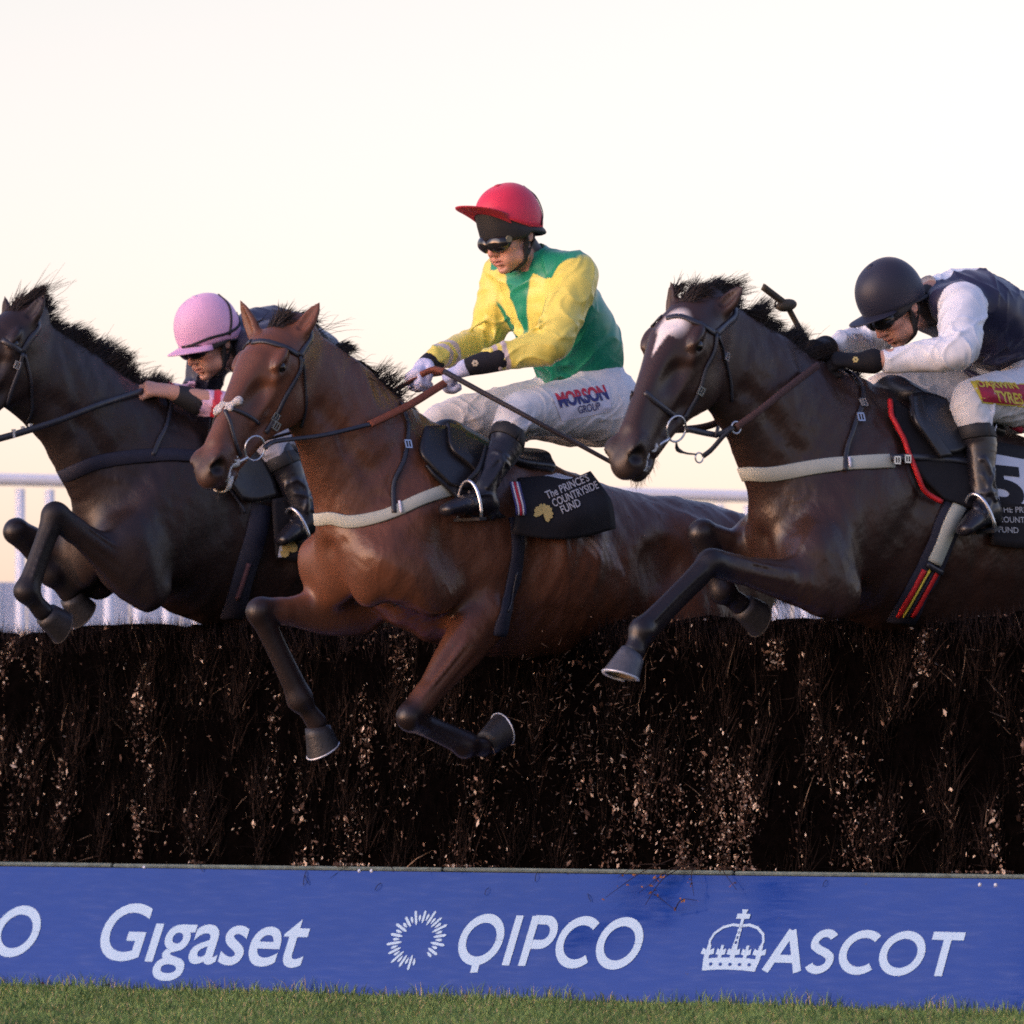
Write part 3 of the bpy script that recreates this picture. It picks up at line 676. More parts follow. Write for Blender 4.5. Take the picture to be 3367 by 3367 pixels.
def coat_mat(name, rough, bump=.12):
    m = mat(name, (1, 1, 1), rough, .38, var=.16, vscale=9, bump=bump*.8, bscale=190, bstretch=(1, 1, .30), attr=True)
    t = m.node_tree; p = t.nodes['Principled BSDF']
    # the colour of a summer coat shifts between foxy and sooty hair
    at = [n for n in t.nodes if n.type == 'VERTEX_COLOR'][0]; sc_ = [n for n in t.nodes if n.type == 'VECT_MATH'][0]
    hz = t.nodes.new('ShaderNodeTexNoise'); hz.inputs['Scale'].default_value = 3.2; hz.inputs['Detail'].default_value = 7; hz.inputs['Roughness'].default_value = .6; hz.inputs['Distortion'].default_value = .6
    rp = t.nodes.new('ShaderNodeMapRange'); rp.inputs[1].default_value = .38; rp.inputs[2].default_value = .66
    t.links.new(hz.outputs['Fac'], rp.inputs[0])
    mu = t.nodes.new('ShaderNodeMix'); mu.data_type = 'RGBA'; mu.inputs[6].default_value = (.84, .80, .80, 1); mu.inputs[7].default_value = (1.14, 1.04, .96, 1)
    t.links.new(rp.outputs[0], mu.inputs[0]); m2 = t.nodes.new('ShaderNodeVectorMath'); m2.operation = 'MULTIPLY'
    t.links.new(at.outputs['Color'], m2.inputs[0]); t.links.new(mu.outputs[2], m2.inputs[1]); t.links.new(m2.outputs[0], sc_.inputs[0])
    # damp and dry patches of the coat differ in gloss
    nz = t.nodes.new('ShaderNodeTexNoise'); nz.inputs['Scale'].default_value = 5; nz.inputs['Detail'].default_value = 5
    mr = t.nodes.new('ShaderNodeMapRange'); mr.inputs[1].default_value = .35; mr.inputs[2].default_value = .65
    mr.inputs[3].default_value = rough-.09; mr.inputs[4].default_value = rough+.12
    t.links.new(nz.outputs['Fac'], mr.inputs[0]); t.links.new(mr.outputs[0], p.inputs['Roughness'])
    return m

class Horse: pass

def build_horse(c):
    H = Horse(); F = c['frame']; P = F.p; S = SDF(); H.F = F
    L, f, U = F.L, F.f, F.U
    k_ = c.get('scale', 1.0)
    def st(t, b, hw):
        a, b = P(*t), P(*b); return ((a+b)/2, hw*k_, np.linalg.norm(a-b)/2)
    # trunk and neck
    torso = [st(*s) for s in c['torso']]; S.chain(torso, L, .05, 4)
    neck = [st(*s) for s in c['neck']]; S.chain(neck, L, .07, 4)
    H.torso, H.neckst = torso, neck
    T = [s[0] for s in torso]
    # crest ridge of the neck
    S.limb([(P(*s[0])-U*.02, .022*k_) for s in c['neck'][:-1]]+[(P(*c['torso'][2][0])-U*.03, .035)], .05)
    # fore limbs
    H.hooves = []; H.cannon = []
    for sd, key in ((1, 'near_fore'), (-1, 'far_fore')):
        j = c[key]; sh, el, kn, fe, pa, tip = [P(*q) for q in j]
        out = L*sd
        top = P(*c['torso'][2][0])+out*.07-U*.1
        # scapula, deltoid/triceps, pectoral
        S.chain([(top, .035, .06), ((top*.5+sh*.5)+out*.032, .050, .085), (sh+out*.008-f*.012, .052, .080)], L, .08, 4)
        S.ell((el*.6+top*.4)+out*.01-f*.03, (.20, .075, .12), (el-top, out, np.cross(el-top, out)), .07)
        S.ell(sh*.65+el*.35+out*.01, (.15, .075, .10), (el-sh, out, np.cross(el-sh, out)), .07)
        S.ell(sh-out*.075-U*.03+f*.005, (.070, .082, .12), (f, out, U), .07)
        fw = kn-el; n2 = unit(np.cross(fw, out)); 
        if np.dot(n2, f) < 0 and abs(np.dot(unit(fw), f)) < .7: n2 = -n2
        fl = np.linalg.norm(fw)
        r = c.get('forearm_r', .082)
        S.chain([(el-fw*.05, r*.85, r*1.0), (el+fw*.18, r*.8, r*.98), (el+fw*.42, r*.62, r*.78), (el+fw*.7, r*.48, r*.56), (el+fw*.9, .038, .042), (kn, .040, .043)], L, .05, 4)
        # forearm muscle bellies and tendons
        S.limb([(el+fw*.05+n2*r*.6, .03), (el+fw*.35+n2*r*.55, .032), (el+fw*.75+n2*.022, .014)], .02)
        S.limb([(el+fw*.05-n2*r*.6+out*.02, .035), (el+fw*.4-n2*r*.45+out*.02, .028), (el+fw*.8-n2*.02+out*.01, .012)], .02)
        # knee: the limb runs on through the bend, with a flat pad of small bones in front
        cw = fe-kn; uf, uc = unit(fw), unit(cw); fr_ = unit(uf-uc) if np.linalg.norm(uf-uc) > .2 else n2
        S.chain([(kn-fw*.22, .038, .043), (kn-uf*.045, .038, .041), (kn, .036, .039), (kn+uc*.05, .0355, .038), (kn+cw*.30, .030, .036), (kn+cw*.62, .0285, .036), (kn+cw*.87, .032, .038), (fe, .036, .041)], L, .02, 4)
        S.ell(kn+fr_*.013-uf*.014, (.036, .033, .020), (unit(uf+uc) if np.linalg.norm(uf+uc) > .2 else uf, out, fr_), .025)
        b = np.cross(unit(cw), out); b = b*(-1 if np.dot(b, f) > 0 else 1)
        S.limb([(kn+cw*.16+b*.026, .017), (kn+cw*.5+b*.028, .0150), (fe+b*.030, .020)], .014)
        pw = pa-fe
        S.limb([(fe, .036), (fe+pw*.45, .031), (pa, .036)], .03)
        H.hooves.append((pa, tip, out, kn)); H.cannon.append((el, kn, fe, pa))
    for (pa, tip, out, kn), (el, _, fe, _) in zip(H.hooves, H.cannon):
        fw = kn-el; cw = fe-kn; n2 = unit(np.cross(fw, out)); n3 = unit(np.cross(cw, out))
        for o1, o2, r_ in ((.5, .06, .010), (-.2, .065, .008), (.1, .066, .007)):
            S.limb([(el+fw*.28+n2*o1*.06+out*o2*.92, r_), (el+fw*.55+n2*o1*.05+out*o2*.72, r_*.9), (el+fw*.86+n2*o1*.05+out*o2*.52, r_*.6)], .008)
        S.limb([(kn+cw*.14+out*.030+n3*.010, .007), (kn+cw*.5+out*.027+n3*.012, .006), (kn+cw*.88+out*.031+n3*.012, .007)], .006)
    # hind limbs
    r6, r7 = T[6], T[7]
    for sd, key in ((1, 'near_hind'), (-1, 'far_hind')):
        out = L*sd; hp, stf, hk, fe, pa, tip = [T[6]+f*q[0]+out*q[1]+U*q[2] for q in c[key]]
        S.chain([(hp, .10, .15), (hp*.5+stf*.5+out*.02, .11, .17), (stf, .08, .10)], L, .08, 4)
        S.ell(T[6]+out*.12-f*.14-U*.08, (.20, .10, .22), (f, out, U), .08)
        g = hk-stf
        S.chain([(stf, .075, .10), (stf+g*.4, .055, .075), (stf+g*.85, .03, .04), (hk, .035, .05)], L, .05, 4)
        g = fe-hk; S.chain([(hk, .035, .05), (hk+g*.3, .027, .035), (hk+g*.8, .026, .03), (fe, .033, .037)], L, .03, 4)
        S.limb([(fe, .034), (pa, .031)], .03)
        H.hooves.append((pa, tip, out, hk)); H.cannon.append((stf, hk, fe, pa))
    # grooves: jugular furrow, neck muscle, behind the shoulder, between the pectorals, flank
    NK = [(P(*q[0]), P(*q[1]), q[2]*k_) for q in c['neck']]
    for sd in (1, -1):
        S.limb([(n_[0]*.28+n_[1]*.72+L*sd*n_[2]*1.04, .010) for i, n_ in enumerate(NK[1:4])], .05, op='-')
        tp = P(*c['torso'][2][0])
        el_ = H.cannon[0 if sd == 1 else 1][0]
        S.limb([(tp*.60+el_*.40+L*sd*.15-f*.19, .010), (tp*.40+el_*.60+L*sd*.15-f*.17, .013), (el_+L*sd*.075-f*.13+U*.06, .014)], .06, op='-')
        S.ell(T[5]+L*sd*.235-U*.02+f*.03, (.09, .03, .08), (f, L, U), .06, '-')
        for i in range(4):       # ribs just showing
            a_ = T[3]*(1-i/5)+T[4]*(i/5)-f*.04; S.limb([(a_+L*sd*.252+U*.10, .005), (a_+L*sd*.262-U*.02+f*.02, .006), (a_+L*sd*.228-U*.15+f*.06, .005)], .05)
    sh0 = (P(*c['near_fore'][0])+P(*c['far_fore'][0]))/2
    S.limb([(sh0+f*.10+U*.05, .008), (sh0+f*.105-U*.02, .014), (sh0+f*.06-U*.13, .016)], .06, op='-')
    # hip points and loin muscle
    for sd in (1, -1): S.ell(T[5]*.5+T[6]*.5+L*sd*.20+U*.10, (.06, .04, .05), (f, L, U), .06)
    # ---------------- head in its own axes
    poll, lip = c['poll'], c['lip']; HF = Frame(F.O[0], F.O[1], c['head_yaw'])
    pp = P(*poll); HF.O = V(pp[0], pp[1], 0); lp = HF.p(*lip)
    ax = unit(lp-pp); ay = HF.L; az = np.cross(ay, ax); az = az if az[2] > 0 else -az
    az = unit(az); sc = np.linalg.norm(lp-pp)/.62
    if np.dot(az, HF.f) < 0: az = -az
    def hp_(x, y, z): return pp+sc*(x*ax+y*ay+z*az)
    H.hp, H.hs, H.hax = hp_, sc, (ax, ay, az)
    A3 = (ax, ay, az)
    print(c['name'], 'head length', sc*.62)
    prof = [(-.03, -.045, .062, .075), (.05, -.04, .090, .098), (.13, -.032, .104, .118), (.22, -.034, .082, .112), (.30, -.026, .060, .094),
            (.38, -.018, .049, .072), (.46, -.016, .045, .060), (.53, -.014, .049, .054), (.585, -.018, .047, .046), (.612, -.022, .036, .034)]
    S.chain([(hp_(x, 0, z), a*sc, b*sc) for x, z, a, b in prof], ay, .04, 4)
    S.chain([(hp_(.18, 0, .062), .05*sc, .028*sc), (hp_(.34, 0, .052), .030*sc, .02*sc), (hp_(.5, 0, .030), .026*sc, .018*sc)], ay, .03, 4)
    for y in (1, -1):
        S.ell(hp_(.195, y*.050, -.098), np.array((.120, .036, .092))*sc, A3, .03)
        S.ell(hp_(.21, y*.060, -.110), np.array((.075, .03, .058))*sc, A3, .025)
        S.ell(hp_(.155, y*.090, .034), np.array((.046, .020, .018))*sc, A3, .020)       # brow
        S.ell(hp_(.186, y*.084, .003), np.array((.040, .014, .016))*sc, A3, .020)      # lower lid
        S.ell(hp_(.176, y*.107, .0165), np.array((.027, .013, .0115))*sc, A3, .006, '-')
        S.limb([(hp_(.150, y*.096, .022), .005*sc), (hp_(.172, y*.100, .031), .0055*sc), (hp_(.198, y*.093, .022), .004*sc)], .006)
        S.limb([(hp_(.22, y*.070, -.022), .012*sc), (hp_(.30, y*.056, -.030), .011*sc), (hp_(.37, y*.045, -.035), .006*sc)], .018)
        S.ell(hp_(.30, y*.060, .018), np.array((.05, .018, .02))*sc, A3, .03, '-')
        S.limb([(hp_(.30, y*.036, -.118), .028*sc), (hp_(.40, y*.028, -.092), .023*sc), (hp_(.50, y*.022, -.078), .02*sc)], .03)
        S.ell(hp_(.558, y*.036, .004), np.array((.050, .024, .038))*sc, A3, .02)      # nostril wing
        S.limb([(hp_(.545, y*.050, .028), .008*sc), (hp_(.580, y*.052, .030), .009*sc), (hp_(.610, y*.042, .012), .008*sc)], .012)
        S.ell(hp_(.590, y*.058, .003), np.array((.030, .030, .024))*sc, (ax+ay*y*.5, ay-ax*y*.5, az), .012, '-')
    S.ell(hp_(.602, 0, -.026), np.array((.030, .045, .036))*sc, A3, .02)
    S.ell(hp_(.580, 0, -.050), np.array((.036, .044, .018))*sc, A3, .02)
    S.ell(hp_(.568, 0, -.084), np.array((.042, .035, .021))*sc, A3, .015)
    S.ell(hp_(.538, 0, -.094), np.array((.028, .028, .020))*sc, A3, .02)
    for y in (1, -1):
        S.limb([(hp_(.622, y*.01, -.068), .005), (hp_(.59, y*.044, -.066), .006), (hp_(.52, y*.050, -.062), .004)], .006, op='-')
    # temple hollow, ears
    H.eyes = [hp_(.176, y*.0875, .0165) for y in (1, -1)]
    for y, key in ((1, 'near_ear'), (-1, 'far_ear')):
        tipp = P(*c[key]); b0 = P(*c[key+'_base']); g = tipp-b0; w2 = unit(np.cross(g, az+ay*y*.5))
        opn = unit(np.cross(w2, g)); opn = opn if np.dot(opn, az*.6+ay*y) > 0 else -opn
        S.chain([(b0-g*.25, .026, .026), (b0+g*.1, .030, .024), (b0+g*.42, .031, .019), (b0+g*.75, .020, .011), (tipp, .003, .003)], w2, .02, 5)
        S.chain([(b0+g*.15+opn*.020, .014, .011), (b0+g*.45+opn*.015, .016, .011), (b0+g*.85+opn*.008, .006, .006)], w2, .006, 5, '-')
    def broad(q):       # trunk and neck are relaxed into smooth muscle; head and lower legs keep their edges
        hd_ = (q-pp)@np.array(A3).T/sc
        w_ = np.clip((np.linalg.norm((hd_-V(.25, 0, -.04))/V(.42, .17, .22), axis=1)-.9)/.15, 0, 1)
        for _, _, _, kn in H.hooves: pass
        for pa, tip, out, kn in H.hooves: w_ *= np.clip((np.linalg.norm(q-(kn*.7+pa*.3), axis=1)-np.linalg.norm(kn-pa)*.72)/.12, .0, 1)
        for key in ('near_ear', 'far_ear'): w_ *= np.clip((np.linalg.norm(q-P(*c[key]), axis=1)-.12)/.05, 0, 1)
        return w_
    v, fc = S.mesh(c.get('res', .007), 1, (16, broad))
    wb = broad(v)[:, None]; nn = vnormals(v, fc)
    v = v+nn*wb*(.0034*wavy(v, .17, 3)+.0013*wavy(v, .075, 5)+.0005*wavy(v, .022, 8))[:, None]
    # veins on shoulder, belly and forearm stand out on a fit horse
    vein = np.exp(-(wavy(v*V(1, 1, .55), .16, 11, 4)/.045)**2)*np.clip(wavy(v, .3, 12)+.3, 0, 1)
    v = v+nn*wb*(.0019*vein)[:, None]
    # ---------------- coat colours
    hd = (v-pp)@np.array(A3).T/sc
    near_head = (np.abs(hd[:, 1]) < .16) & (hd[:, 0] > -.1) & (hd[:, 0] < .7) & (np.abs(hd[:, 2]) < .3)
    n1 = np.sin(v[:, 0]*23+np.sin(v[:, 2]*17)*2)*np.sin(v[:, 1]*19+v[:, 2]*29)
    col = np.tile(np.array(c['coat']), (len(v), 1))
    def mix(colr, w): 
        w = np.clip(w, 0, 1)[:, None]; col[:] = col*(1-w)+np.array(colr)*w
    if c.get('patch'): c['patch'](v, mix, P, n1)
    # black points to knee and hock
    def sdist(p0, p1):
        ab = p1-p0; t = np.clip(((v-p0)@ab)/np.dot(ab, ab), 0, 1); return np.linalg.norm(v-(p0+t[:, None]*ab), axis=1), t
    for el, kn, fe, pa in H.cannon:
        d1 = np.minimum(sdist(kn, fe)[0], sdist(fe, pa)[0]); d0, t0 = sdist(el, kn); L0 = np.linalg.norm(kn-el)
        w_ = np.where(d0 < d1-.004, np.clip((.085+.03*n1-(1-t0)*L0)/.07, 0, 1), 1.0)
        w_ = np.where(np.minimum(d0, d1) < .10, w_, 0)*np.where(d1 < .20, 1, 0)
        mix(c['points'], w_*c.get('point_w', .93))
    x, y, z = hd.T
    mix(c['muzzle'], np.where(near_head, np.clip((x-.50+.02*n1)/.08, 0, 1)*.85, 0))
    mix(c['muzzle'], np.where(near_head, np.clip(1-np.sqrt(((x-.18)/.05)**2+((z-.015)/.04)**2), 0, 1)*.8, 0))   # dark eye surround
    for y_ in (1, -1):
        mix((.01, .006, .006), np.where(near_head, np.clip(1.7-np.sqrt(((x-.588)/.028)**2+((z-.003)/.022)**2+((y-y_*.046)/.022)**2), 0, 1), 0))
    if c.get('blaze'):
        bw = c['blaze'](x, y, z, n1); mix((.80, .79, .80), np.where(near_head & (z > .0), bw, 0))
    # ears darker at the rim
    root = thing('horse', tuple(V(T[2][0], T[2][1], 0)), c['label'], 'horse', None)
    H.root = root; H.body = add_mesh('body', v, fc, c['mat'], root, cols=col); H.v, H.fc = v, fc; H.bvh = bvh_of(v, fc)
    # ---------------- eyes, hooves with shoes
    for e in H.eyes:
        bm = bmesh.new(); bmesh.ops.create_uvsphere(bm, u_segments=16, v_segments=10, radius=.0205*sc)
        vv = np.array([q.co[:] for q in bm.verts])+e; ff = [[q.index for q in p.verts] for p in bm.faces]; bm.free()
        add_mesh('eye', vv, ff, M_EYE, root)
    for i, (pa, tip, out, kn) in enumerate(H.hooves):
        a = unit(tip-pa); s_ = unit(out-np.dot(out, a)*a); fr = np.cross(s_, a)      # a: down the hoof, fr: toe direction
        if np.dot(fr, f) < 0 and i < 2: fr = -fr
        fr = fr if c.get('hoof_flip', (1, 1, 1, 1))[i] > 0 else -fr
        vv = []; ff = []; n = 20; lv = 5
        for k in range(lv):
            t = k/(lv-1); rx = .040+.020*t; ry = .046+.020*t
            for j in range(n):
                an = 2*math.pi*j/n; cx, cy = math.cos(an), math.sin(an)
                back = .80 if cy < 0 else 1
                drop = .028+.075*t*(1.0 if cy > 0 else 1.0)-.018*(1-t)*cy
                vv.append(pa-a*.012+a*drop+s_*rx*cx+fr*(ry*cy*back+.022*t))
        for k in range(lv-1):
            for j in range(n): ff.append([k*n+j, k*n+(j+1) % n, (k+1)*n+(j+1) % n, (k+1)*n+j])
        ff += [list(range(n))[::-1]]
        hf = add_mesh('hoof', vv, ff, c.get('hoof_mat', {}).get(i, M_HOOF), root)
        last = np.array(vv[-n:]); cen = last.mean(0)
        sv = [x for x in (cen+(last-cen)*.93-a*.006)]+[cen-a*.016]; sf = [[j, (j+1) % n, n] for j in range(n)]
        shod = c.get('shod', (1, 1, 1, 1))[i]; add_mesh('sole', sv, sf, M_SOLE if shod else M_HOOF, hf)
        arc = [cen+(last[j % n]-cen)*.97+a*.002 for j in range(int(n*.80), int(n*.80)+int(n*.92))]
        arc = [cen+(last[(j-3) % n]-cen)*.94+a*.001 for j in range(0, 17)]
        v_, f_ = ribbon(np.array(arc), np.tile(a, (len(arc), 1)), .014, .005); add_mesh('horseshoe', v_, f_, M_ALLOY if shod else M_DKIRON, hf)
    return H

def hits(H, pts):
    out = []
    for px, py in pts:
        d = ray(px, py); l, n, i, t = H.bvh.ray_cast(Vector(CAM), Vector(d))
        if l is not None: out.append(np.array(l))
        else: print('miss', px, py)
    return out
def ring_path(H, c, ax1, ax2, n=28, reach=.35, a0=0, a1=2*math.pi):
    """closed path round a limb or head: rays from outside towards c in the plane ax1, ax2"""
    out = []
    for t in np.linspace(a0, a1, n, endpoint=abs(a1-a0) < 6.2):
        d = math.cos(t)*ax1+math.sin(t)*ax2
        l, nn, i, dd = H.bvh.ray_cast(Vector(c+d*reach), Vector(-d), reach)
        out.append(np.array(l) if l is not None else c+d*.08)
    return out
def crest_roots(H, a, b, n, spread=.012):
    """points on the crest between two fractions of the neck line"""
    F = H.F; pts = catmull(H.crest, 20); t = rng.uniform(a, b, n)*(len(pts)-1); i = t.astype(int).clip(0, len(pts)-2); fr = (t-i)[:, None]
    p = pts[i]*(1-fr)+pts[i+1]*fr; tan = pts[i+1]-pts[i]; p = p+F.L*rng.normal(0, spread, n)[:, None]
    out = []
    for q in p:
        l, nn, ii, dd = H.bvh.ray_cast(Vector(q+V(0, 0, .25)), Vector((0, 0, -1)), .6)
        out.append(np.array(l)-V(0, 0, .004) if l is not None else q)
    return np.array(out), t/(len(pts)-1)
# ------------------------------------------------------------------ the three horses, each in its own stride
F2 = Frame(0, 0, 38); F3 = Frame(1.407, -.614, 38); F1 = Frame(-.816, 1.41, 38)
def trail(dx): return dict(near_hind=[(-.02, .13, -.02), (.17, .16, -.36), (-.28, .14, -.52), (-.48, .13, -.78), (-.58, .13, -.84), (-.64, .13, -.93)],
                           far_hind=[(-.02, .13, -.02), (.12, .16, -.36), (-.34, .14, -.46), (-.58, .13, -.68), (-.68, .13, -.74), (-.74, .13, -.83)])
def lum_mark(v, mix, P, n1): pass
def lather_shade2(v, mix, P, n1):
    # pale sweat lather streaks behind the saddle cloth on the near flank
    F = F2; vl = (v-F.O)@F.f; vz = v[:, 2]; mix((.055, .026, .018), np.clip((-.20-vl)/.5, 0, 1)*.75)  # hindquarter shade put into the coat colour
    mix((.055, .024, .016), np.clip((1.50-vz)/.3, 0, 1)*.45)  # shade of the underside painted into the coat as well
    vl = (v-F.O)@F.f; vz = v[:, 2]; near = ((v-F.O)@F.L) > .1
    for k in range(13):
        x0 = 1895+k*9; y0 = 1768+6*math.sin(k*1.9)+k*1.5; x1 = 1935+k*9.5+8*math.sin(k*2.3); y1 = 1815+k*5+14*math.sin(k*1.7)
        a = F.p(x0, y0, .25); b = F.p(x1, y1, .26); A = V(np.dot(a-F.O, F.f), a[2]); B = V(np.dot(b-F.O, F.f), b[2]); q = np.stack([vl, vz], 1); ab = B-A
        t = np.clip(((q-A)@ab)/np.dot(ab, ab), 0, 1); d = np.linalg.norm(q-(A+t[:, None]*ab), axis=1)
        mix((.45, .42, .43), np.where(near, np.clip(1.1-d/.009, 0, 1)*(.18+.28*math.sin(k*2.7)**2), 0))

COAT_BAY = coat_mat('bright_bay_coat', .40, .14); COAT_DARK = coat_mat('dark_brown_coat', .38, .18); COAT_BROWN = coat_mat('brown_coat', .46, .16)

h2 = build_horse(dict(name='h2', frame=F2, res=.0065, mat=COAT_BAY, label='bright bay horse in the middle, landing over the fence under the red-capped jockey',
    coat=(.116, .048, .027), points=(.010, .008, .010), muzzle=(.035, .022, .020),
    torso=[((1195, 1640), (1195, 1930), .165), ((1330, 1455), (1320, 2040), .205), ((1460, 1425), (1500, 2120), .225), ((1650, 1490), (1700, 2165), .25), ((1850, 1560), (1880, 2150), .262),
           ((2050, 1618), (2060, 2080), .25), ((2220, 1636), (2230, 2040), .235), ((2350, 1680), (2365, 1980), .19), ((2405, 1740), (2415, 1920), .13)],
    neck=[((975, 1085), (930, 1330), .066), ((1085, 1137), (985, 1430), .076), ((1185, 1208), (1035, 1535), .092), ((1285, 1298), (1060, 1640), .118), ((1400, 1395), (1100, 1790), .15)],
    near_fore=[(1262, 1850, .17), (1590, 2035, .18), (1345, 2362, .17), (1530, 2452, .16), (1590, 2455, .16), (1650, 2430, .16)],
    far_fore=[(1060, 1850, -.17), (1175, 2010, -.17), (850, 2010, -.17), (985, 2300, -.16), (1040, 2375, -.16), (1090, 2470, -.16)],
    poll=(940, 1088), lip=(668, 1566), head_yaw=49, near_ear=(1052, 993, .10), far_ear=(790, 988, -.12), near_ear_base=(985, 1100, .07), far_ear_base=(845, 1112, -.06), patch=lather_shade2, **trail(0)))
h3 = build_horse(dict(name='h3', frame=F3, res=.007, mat=COAT_DARK, label='dark brown horse with a white star, rightmost, its foreleg reaching over the fence',
    coat=(.036, .020, .016), points=(.009, .008, .011), muzzle=(.030, .022, .020),
    torso=[((2620, 1580), (2620, 1890), .165), ((2760, 1345), (2750, 2000), .205), ((2890, 1290), (2920, 2065), .23), ((3090, 1350), (3130, 2110), .255), ((3290, 1430), (3320, 2110), .265),
           ((3490, 1480), (3500, 2050), .255), ((3670, 1500), (3680, 2010), .24), ((3810, 1560), (3830, 1950), .19), ((3860, 1620), (3880, 1880), .13)],
    neck=[((2345, 985), (2300, 1270), .066), ((2455, 1045), (2385, 1385), .08), ((2575, 1120), (2445, 1490), .098), ((2700, 1205), (2475, 1600), .122), ((2840, 1262), (2520, 1740), .155)],
    near_fore=[(2680, 1840, .17), (2740, 1950, .18), (2335, 1850, .17), (2110, 2075, .16), (2085, 2140, .16), (2055, 2255, .16)],
    far_fore=[(2500, 1800, -.17), (2590, 1870, -.17), (2305, 1752, -.17), (2375, 1945, -.16), (2430, 1985, -.16), (2520, 2015, -.16)],
    poll=(2292, 1005), lip=(2038, 1532), head_yaw=52, near_ear=(2443, 938, .12), far_ear=(2207, 925, -.07), near_ear_base=(2375, 1020, .07), far_ear_base=(2213, 1040, -.06),
    shod=(1, 0, 1, 1), hoof_mat={0: mat('grey_hoof', (.060, .062, .075), .4, .45, var=.3, vscale=50)}, blaze=lambda x, y, z, n: np.clip(np.where(x < .19, 1.9-np.sqrt(((x-.140)/.040)**2+((y-.022)/.026)**2), 0), 0, 1)*1.0+np.clip((x-.14)/.02, 0, 1)*np.clip((.46-x)/.05, 0, 1)*np.clip((.030-.055*(x-.14)/.26-np.abs(y-.018+.10*(x-.14)))/.006, 0, 1), **trail(0)))
h1 = build_horse(dict(name='h1', frame=F1, res=.0075, mat=COAT_BROWN, label='dark bay horse cut by the left edge, beneath the pink-capped jockey',
    coat=(.024, .0155, .0145), points=(.010, .008, .010), muzzle=(.025, .018, .018),
    torso=[((385, 1590), (385, 1860), .165), ((520, 1410), (500, 1960), .205), ((660, 1355), (680, 2040), .225), ((850, 1420), (870, 2090), .25), ((1040, 1480), (1050, 2080), .262),
           ((1220, 1530), (1230, 2010), .25), ((1380, 1550), (1390, 1970), .235), ((1505, 1600), (1515, 1910), .19), ((1555, 1650), (1565, 1860), .13)],
    neck=[((65, 1055), (10, 1330), .068), ((180, 1095), (125, 1415), .08), ((310, 1180), (205, 1515), .098), ((440, 1262), (245, 1625), .12), ((600, 1335), (300, 1760), .15)],
    near_fore=[(420, 1800, .17), (480, 1930, .18), (178, 1690, .17), (85, 1945, .16), (140, 2010, .16), (245, 2050, .16)],
    far_fore=[(240, 1800, -.17), (320, 1890, -.17), (50, 1745, -.17), (170, 1890, -.16), (225, 1950, -.16), (300, 2010, -.16)],
    poll=(72, 1030), lip=(-170, 1440), head_yaw=46, near_ear=(147, 967, .10), far_ear=(15, 972, -.10), shod=(0, 0, 1, 1), near_ear_base=(95, 1058, .07), far_ear_base=(25, 1075, -.06), **trail(0)))
for H, cr in ((h2, [(960, 1078), (1085, 1137), (1185, 1208), (1285, 1298), (1400, 1395)]), (h3, [(2320, 985), (2455, 1045), (2575, 1120), (2700, 1205), (2840, 1262)]),
              (h1, [(80, 1045), (180, 1095), (310, 1180), (440, 1262), (600, 1335)])):
    H.crest = [H.F.p(*q) for q in cr]
# ------------------------------------------------------------------ jockeys
M_SKIN = mat('skin', (1, 1, 1), .5, .4, var=.12, vscale=60, bump=.05, bscale=250, attr=True)
M_LEATHER = mat('black_leather', (.014, .013, .018), .32, .5, var=.3, vscale=30, bump=.12, bscale=80)
M_GLOVE = mat('glove_fabric', (1, 1, 1), .75, .25, var=.15, vscale=60, attr=True, bump=.15, bscale=300)
M_LENS = mat('smoked_lens', (.012, .012, .013), .12, .6, var=.05)
M_RUB = mat('black_rubber', (.02, .02, .022), .6, .35, var=.2)
def cloth_mat(name, rough=.55, spec=.3, bump=.35, sheen=.15):
    m = mat(name, (1, 1, 1), rough, spec, var=.07, vscale=14, attr=True, bump=bump, bscale=26, bstretch=(1.0, 1.0, .5), sheen=sheen)
    return m
M_SILK = cloth_mat('racing_silk', .40, .4, .10); M_BREECH = cloth_mat('white_breeches_nylon', .55, .3, .10)

def add_hand(S, wr, d, back, thumb, curl=1.0, r=1.0, fat=0.0):
    """wrist, direction to the knuckles, back-of-hand normal, thumb side; closed round what it holds"""
    d = unit(d); back = unit(back-np.dot(back, d)*d); th = unit(thumb-np.dot(thumb, d)*d-np.dot(thumb, back)*back)
    kn = wr+d*.085*r
    S.chain([(wr-d*.02, .026+fat, .022+fat), (wr+d*.03*r, .033+fat, .019+fat), (kn, .040*r+fat, .016+fat)], th, .012, 4)
    for i, (o, ln) in enumerate(((.029, 1.0), (.010, 1.08), (-.010, 1.0), (-.028, .82))):
        p = kn+th*o*r-d*abs(o)*.25; a = 0; pts = [(p-d*.01, .0095+fat)]; q = p.copy(); ang = 0
        for seg, (l, c) in enumerate(((.042, 55), (.028, 85), (.022, 50))):
            ang += R(c*curl+(i-1.5)*3); dr = d*math.cos(ang)-back*math.sin(ang); q = q+dr*l*ln*r; pts.append((q, (.0090, .0084, .0072)[seg]+fat))
        S.limb(pts, .003, 3)
    t0 = wr+d*.025*r+th*.026; t1 = t0+(th*.6+d*.6-back*.35)*.040*r; t2 = t1+(d*.75-back*.6-th*.15)*.032*r; t3 = t2+(d*.55-back*.6-th*.5)*.024*r
    S.limb([(t0-d*.01, .015+fat), (t1, .0125+fat), (t2, .0105+fat), (t3, .009+fat)], .010, 3)
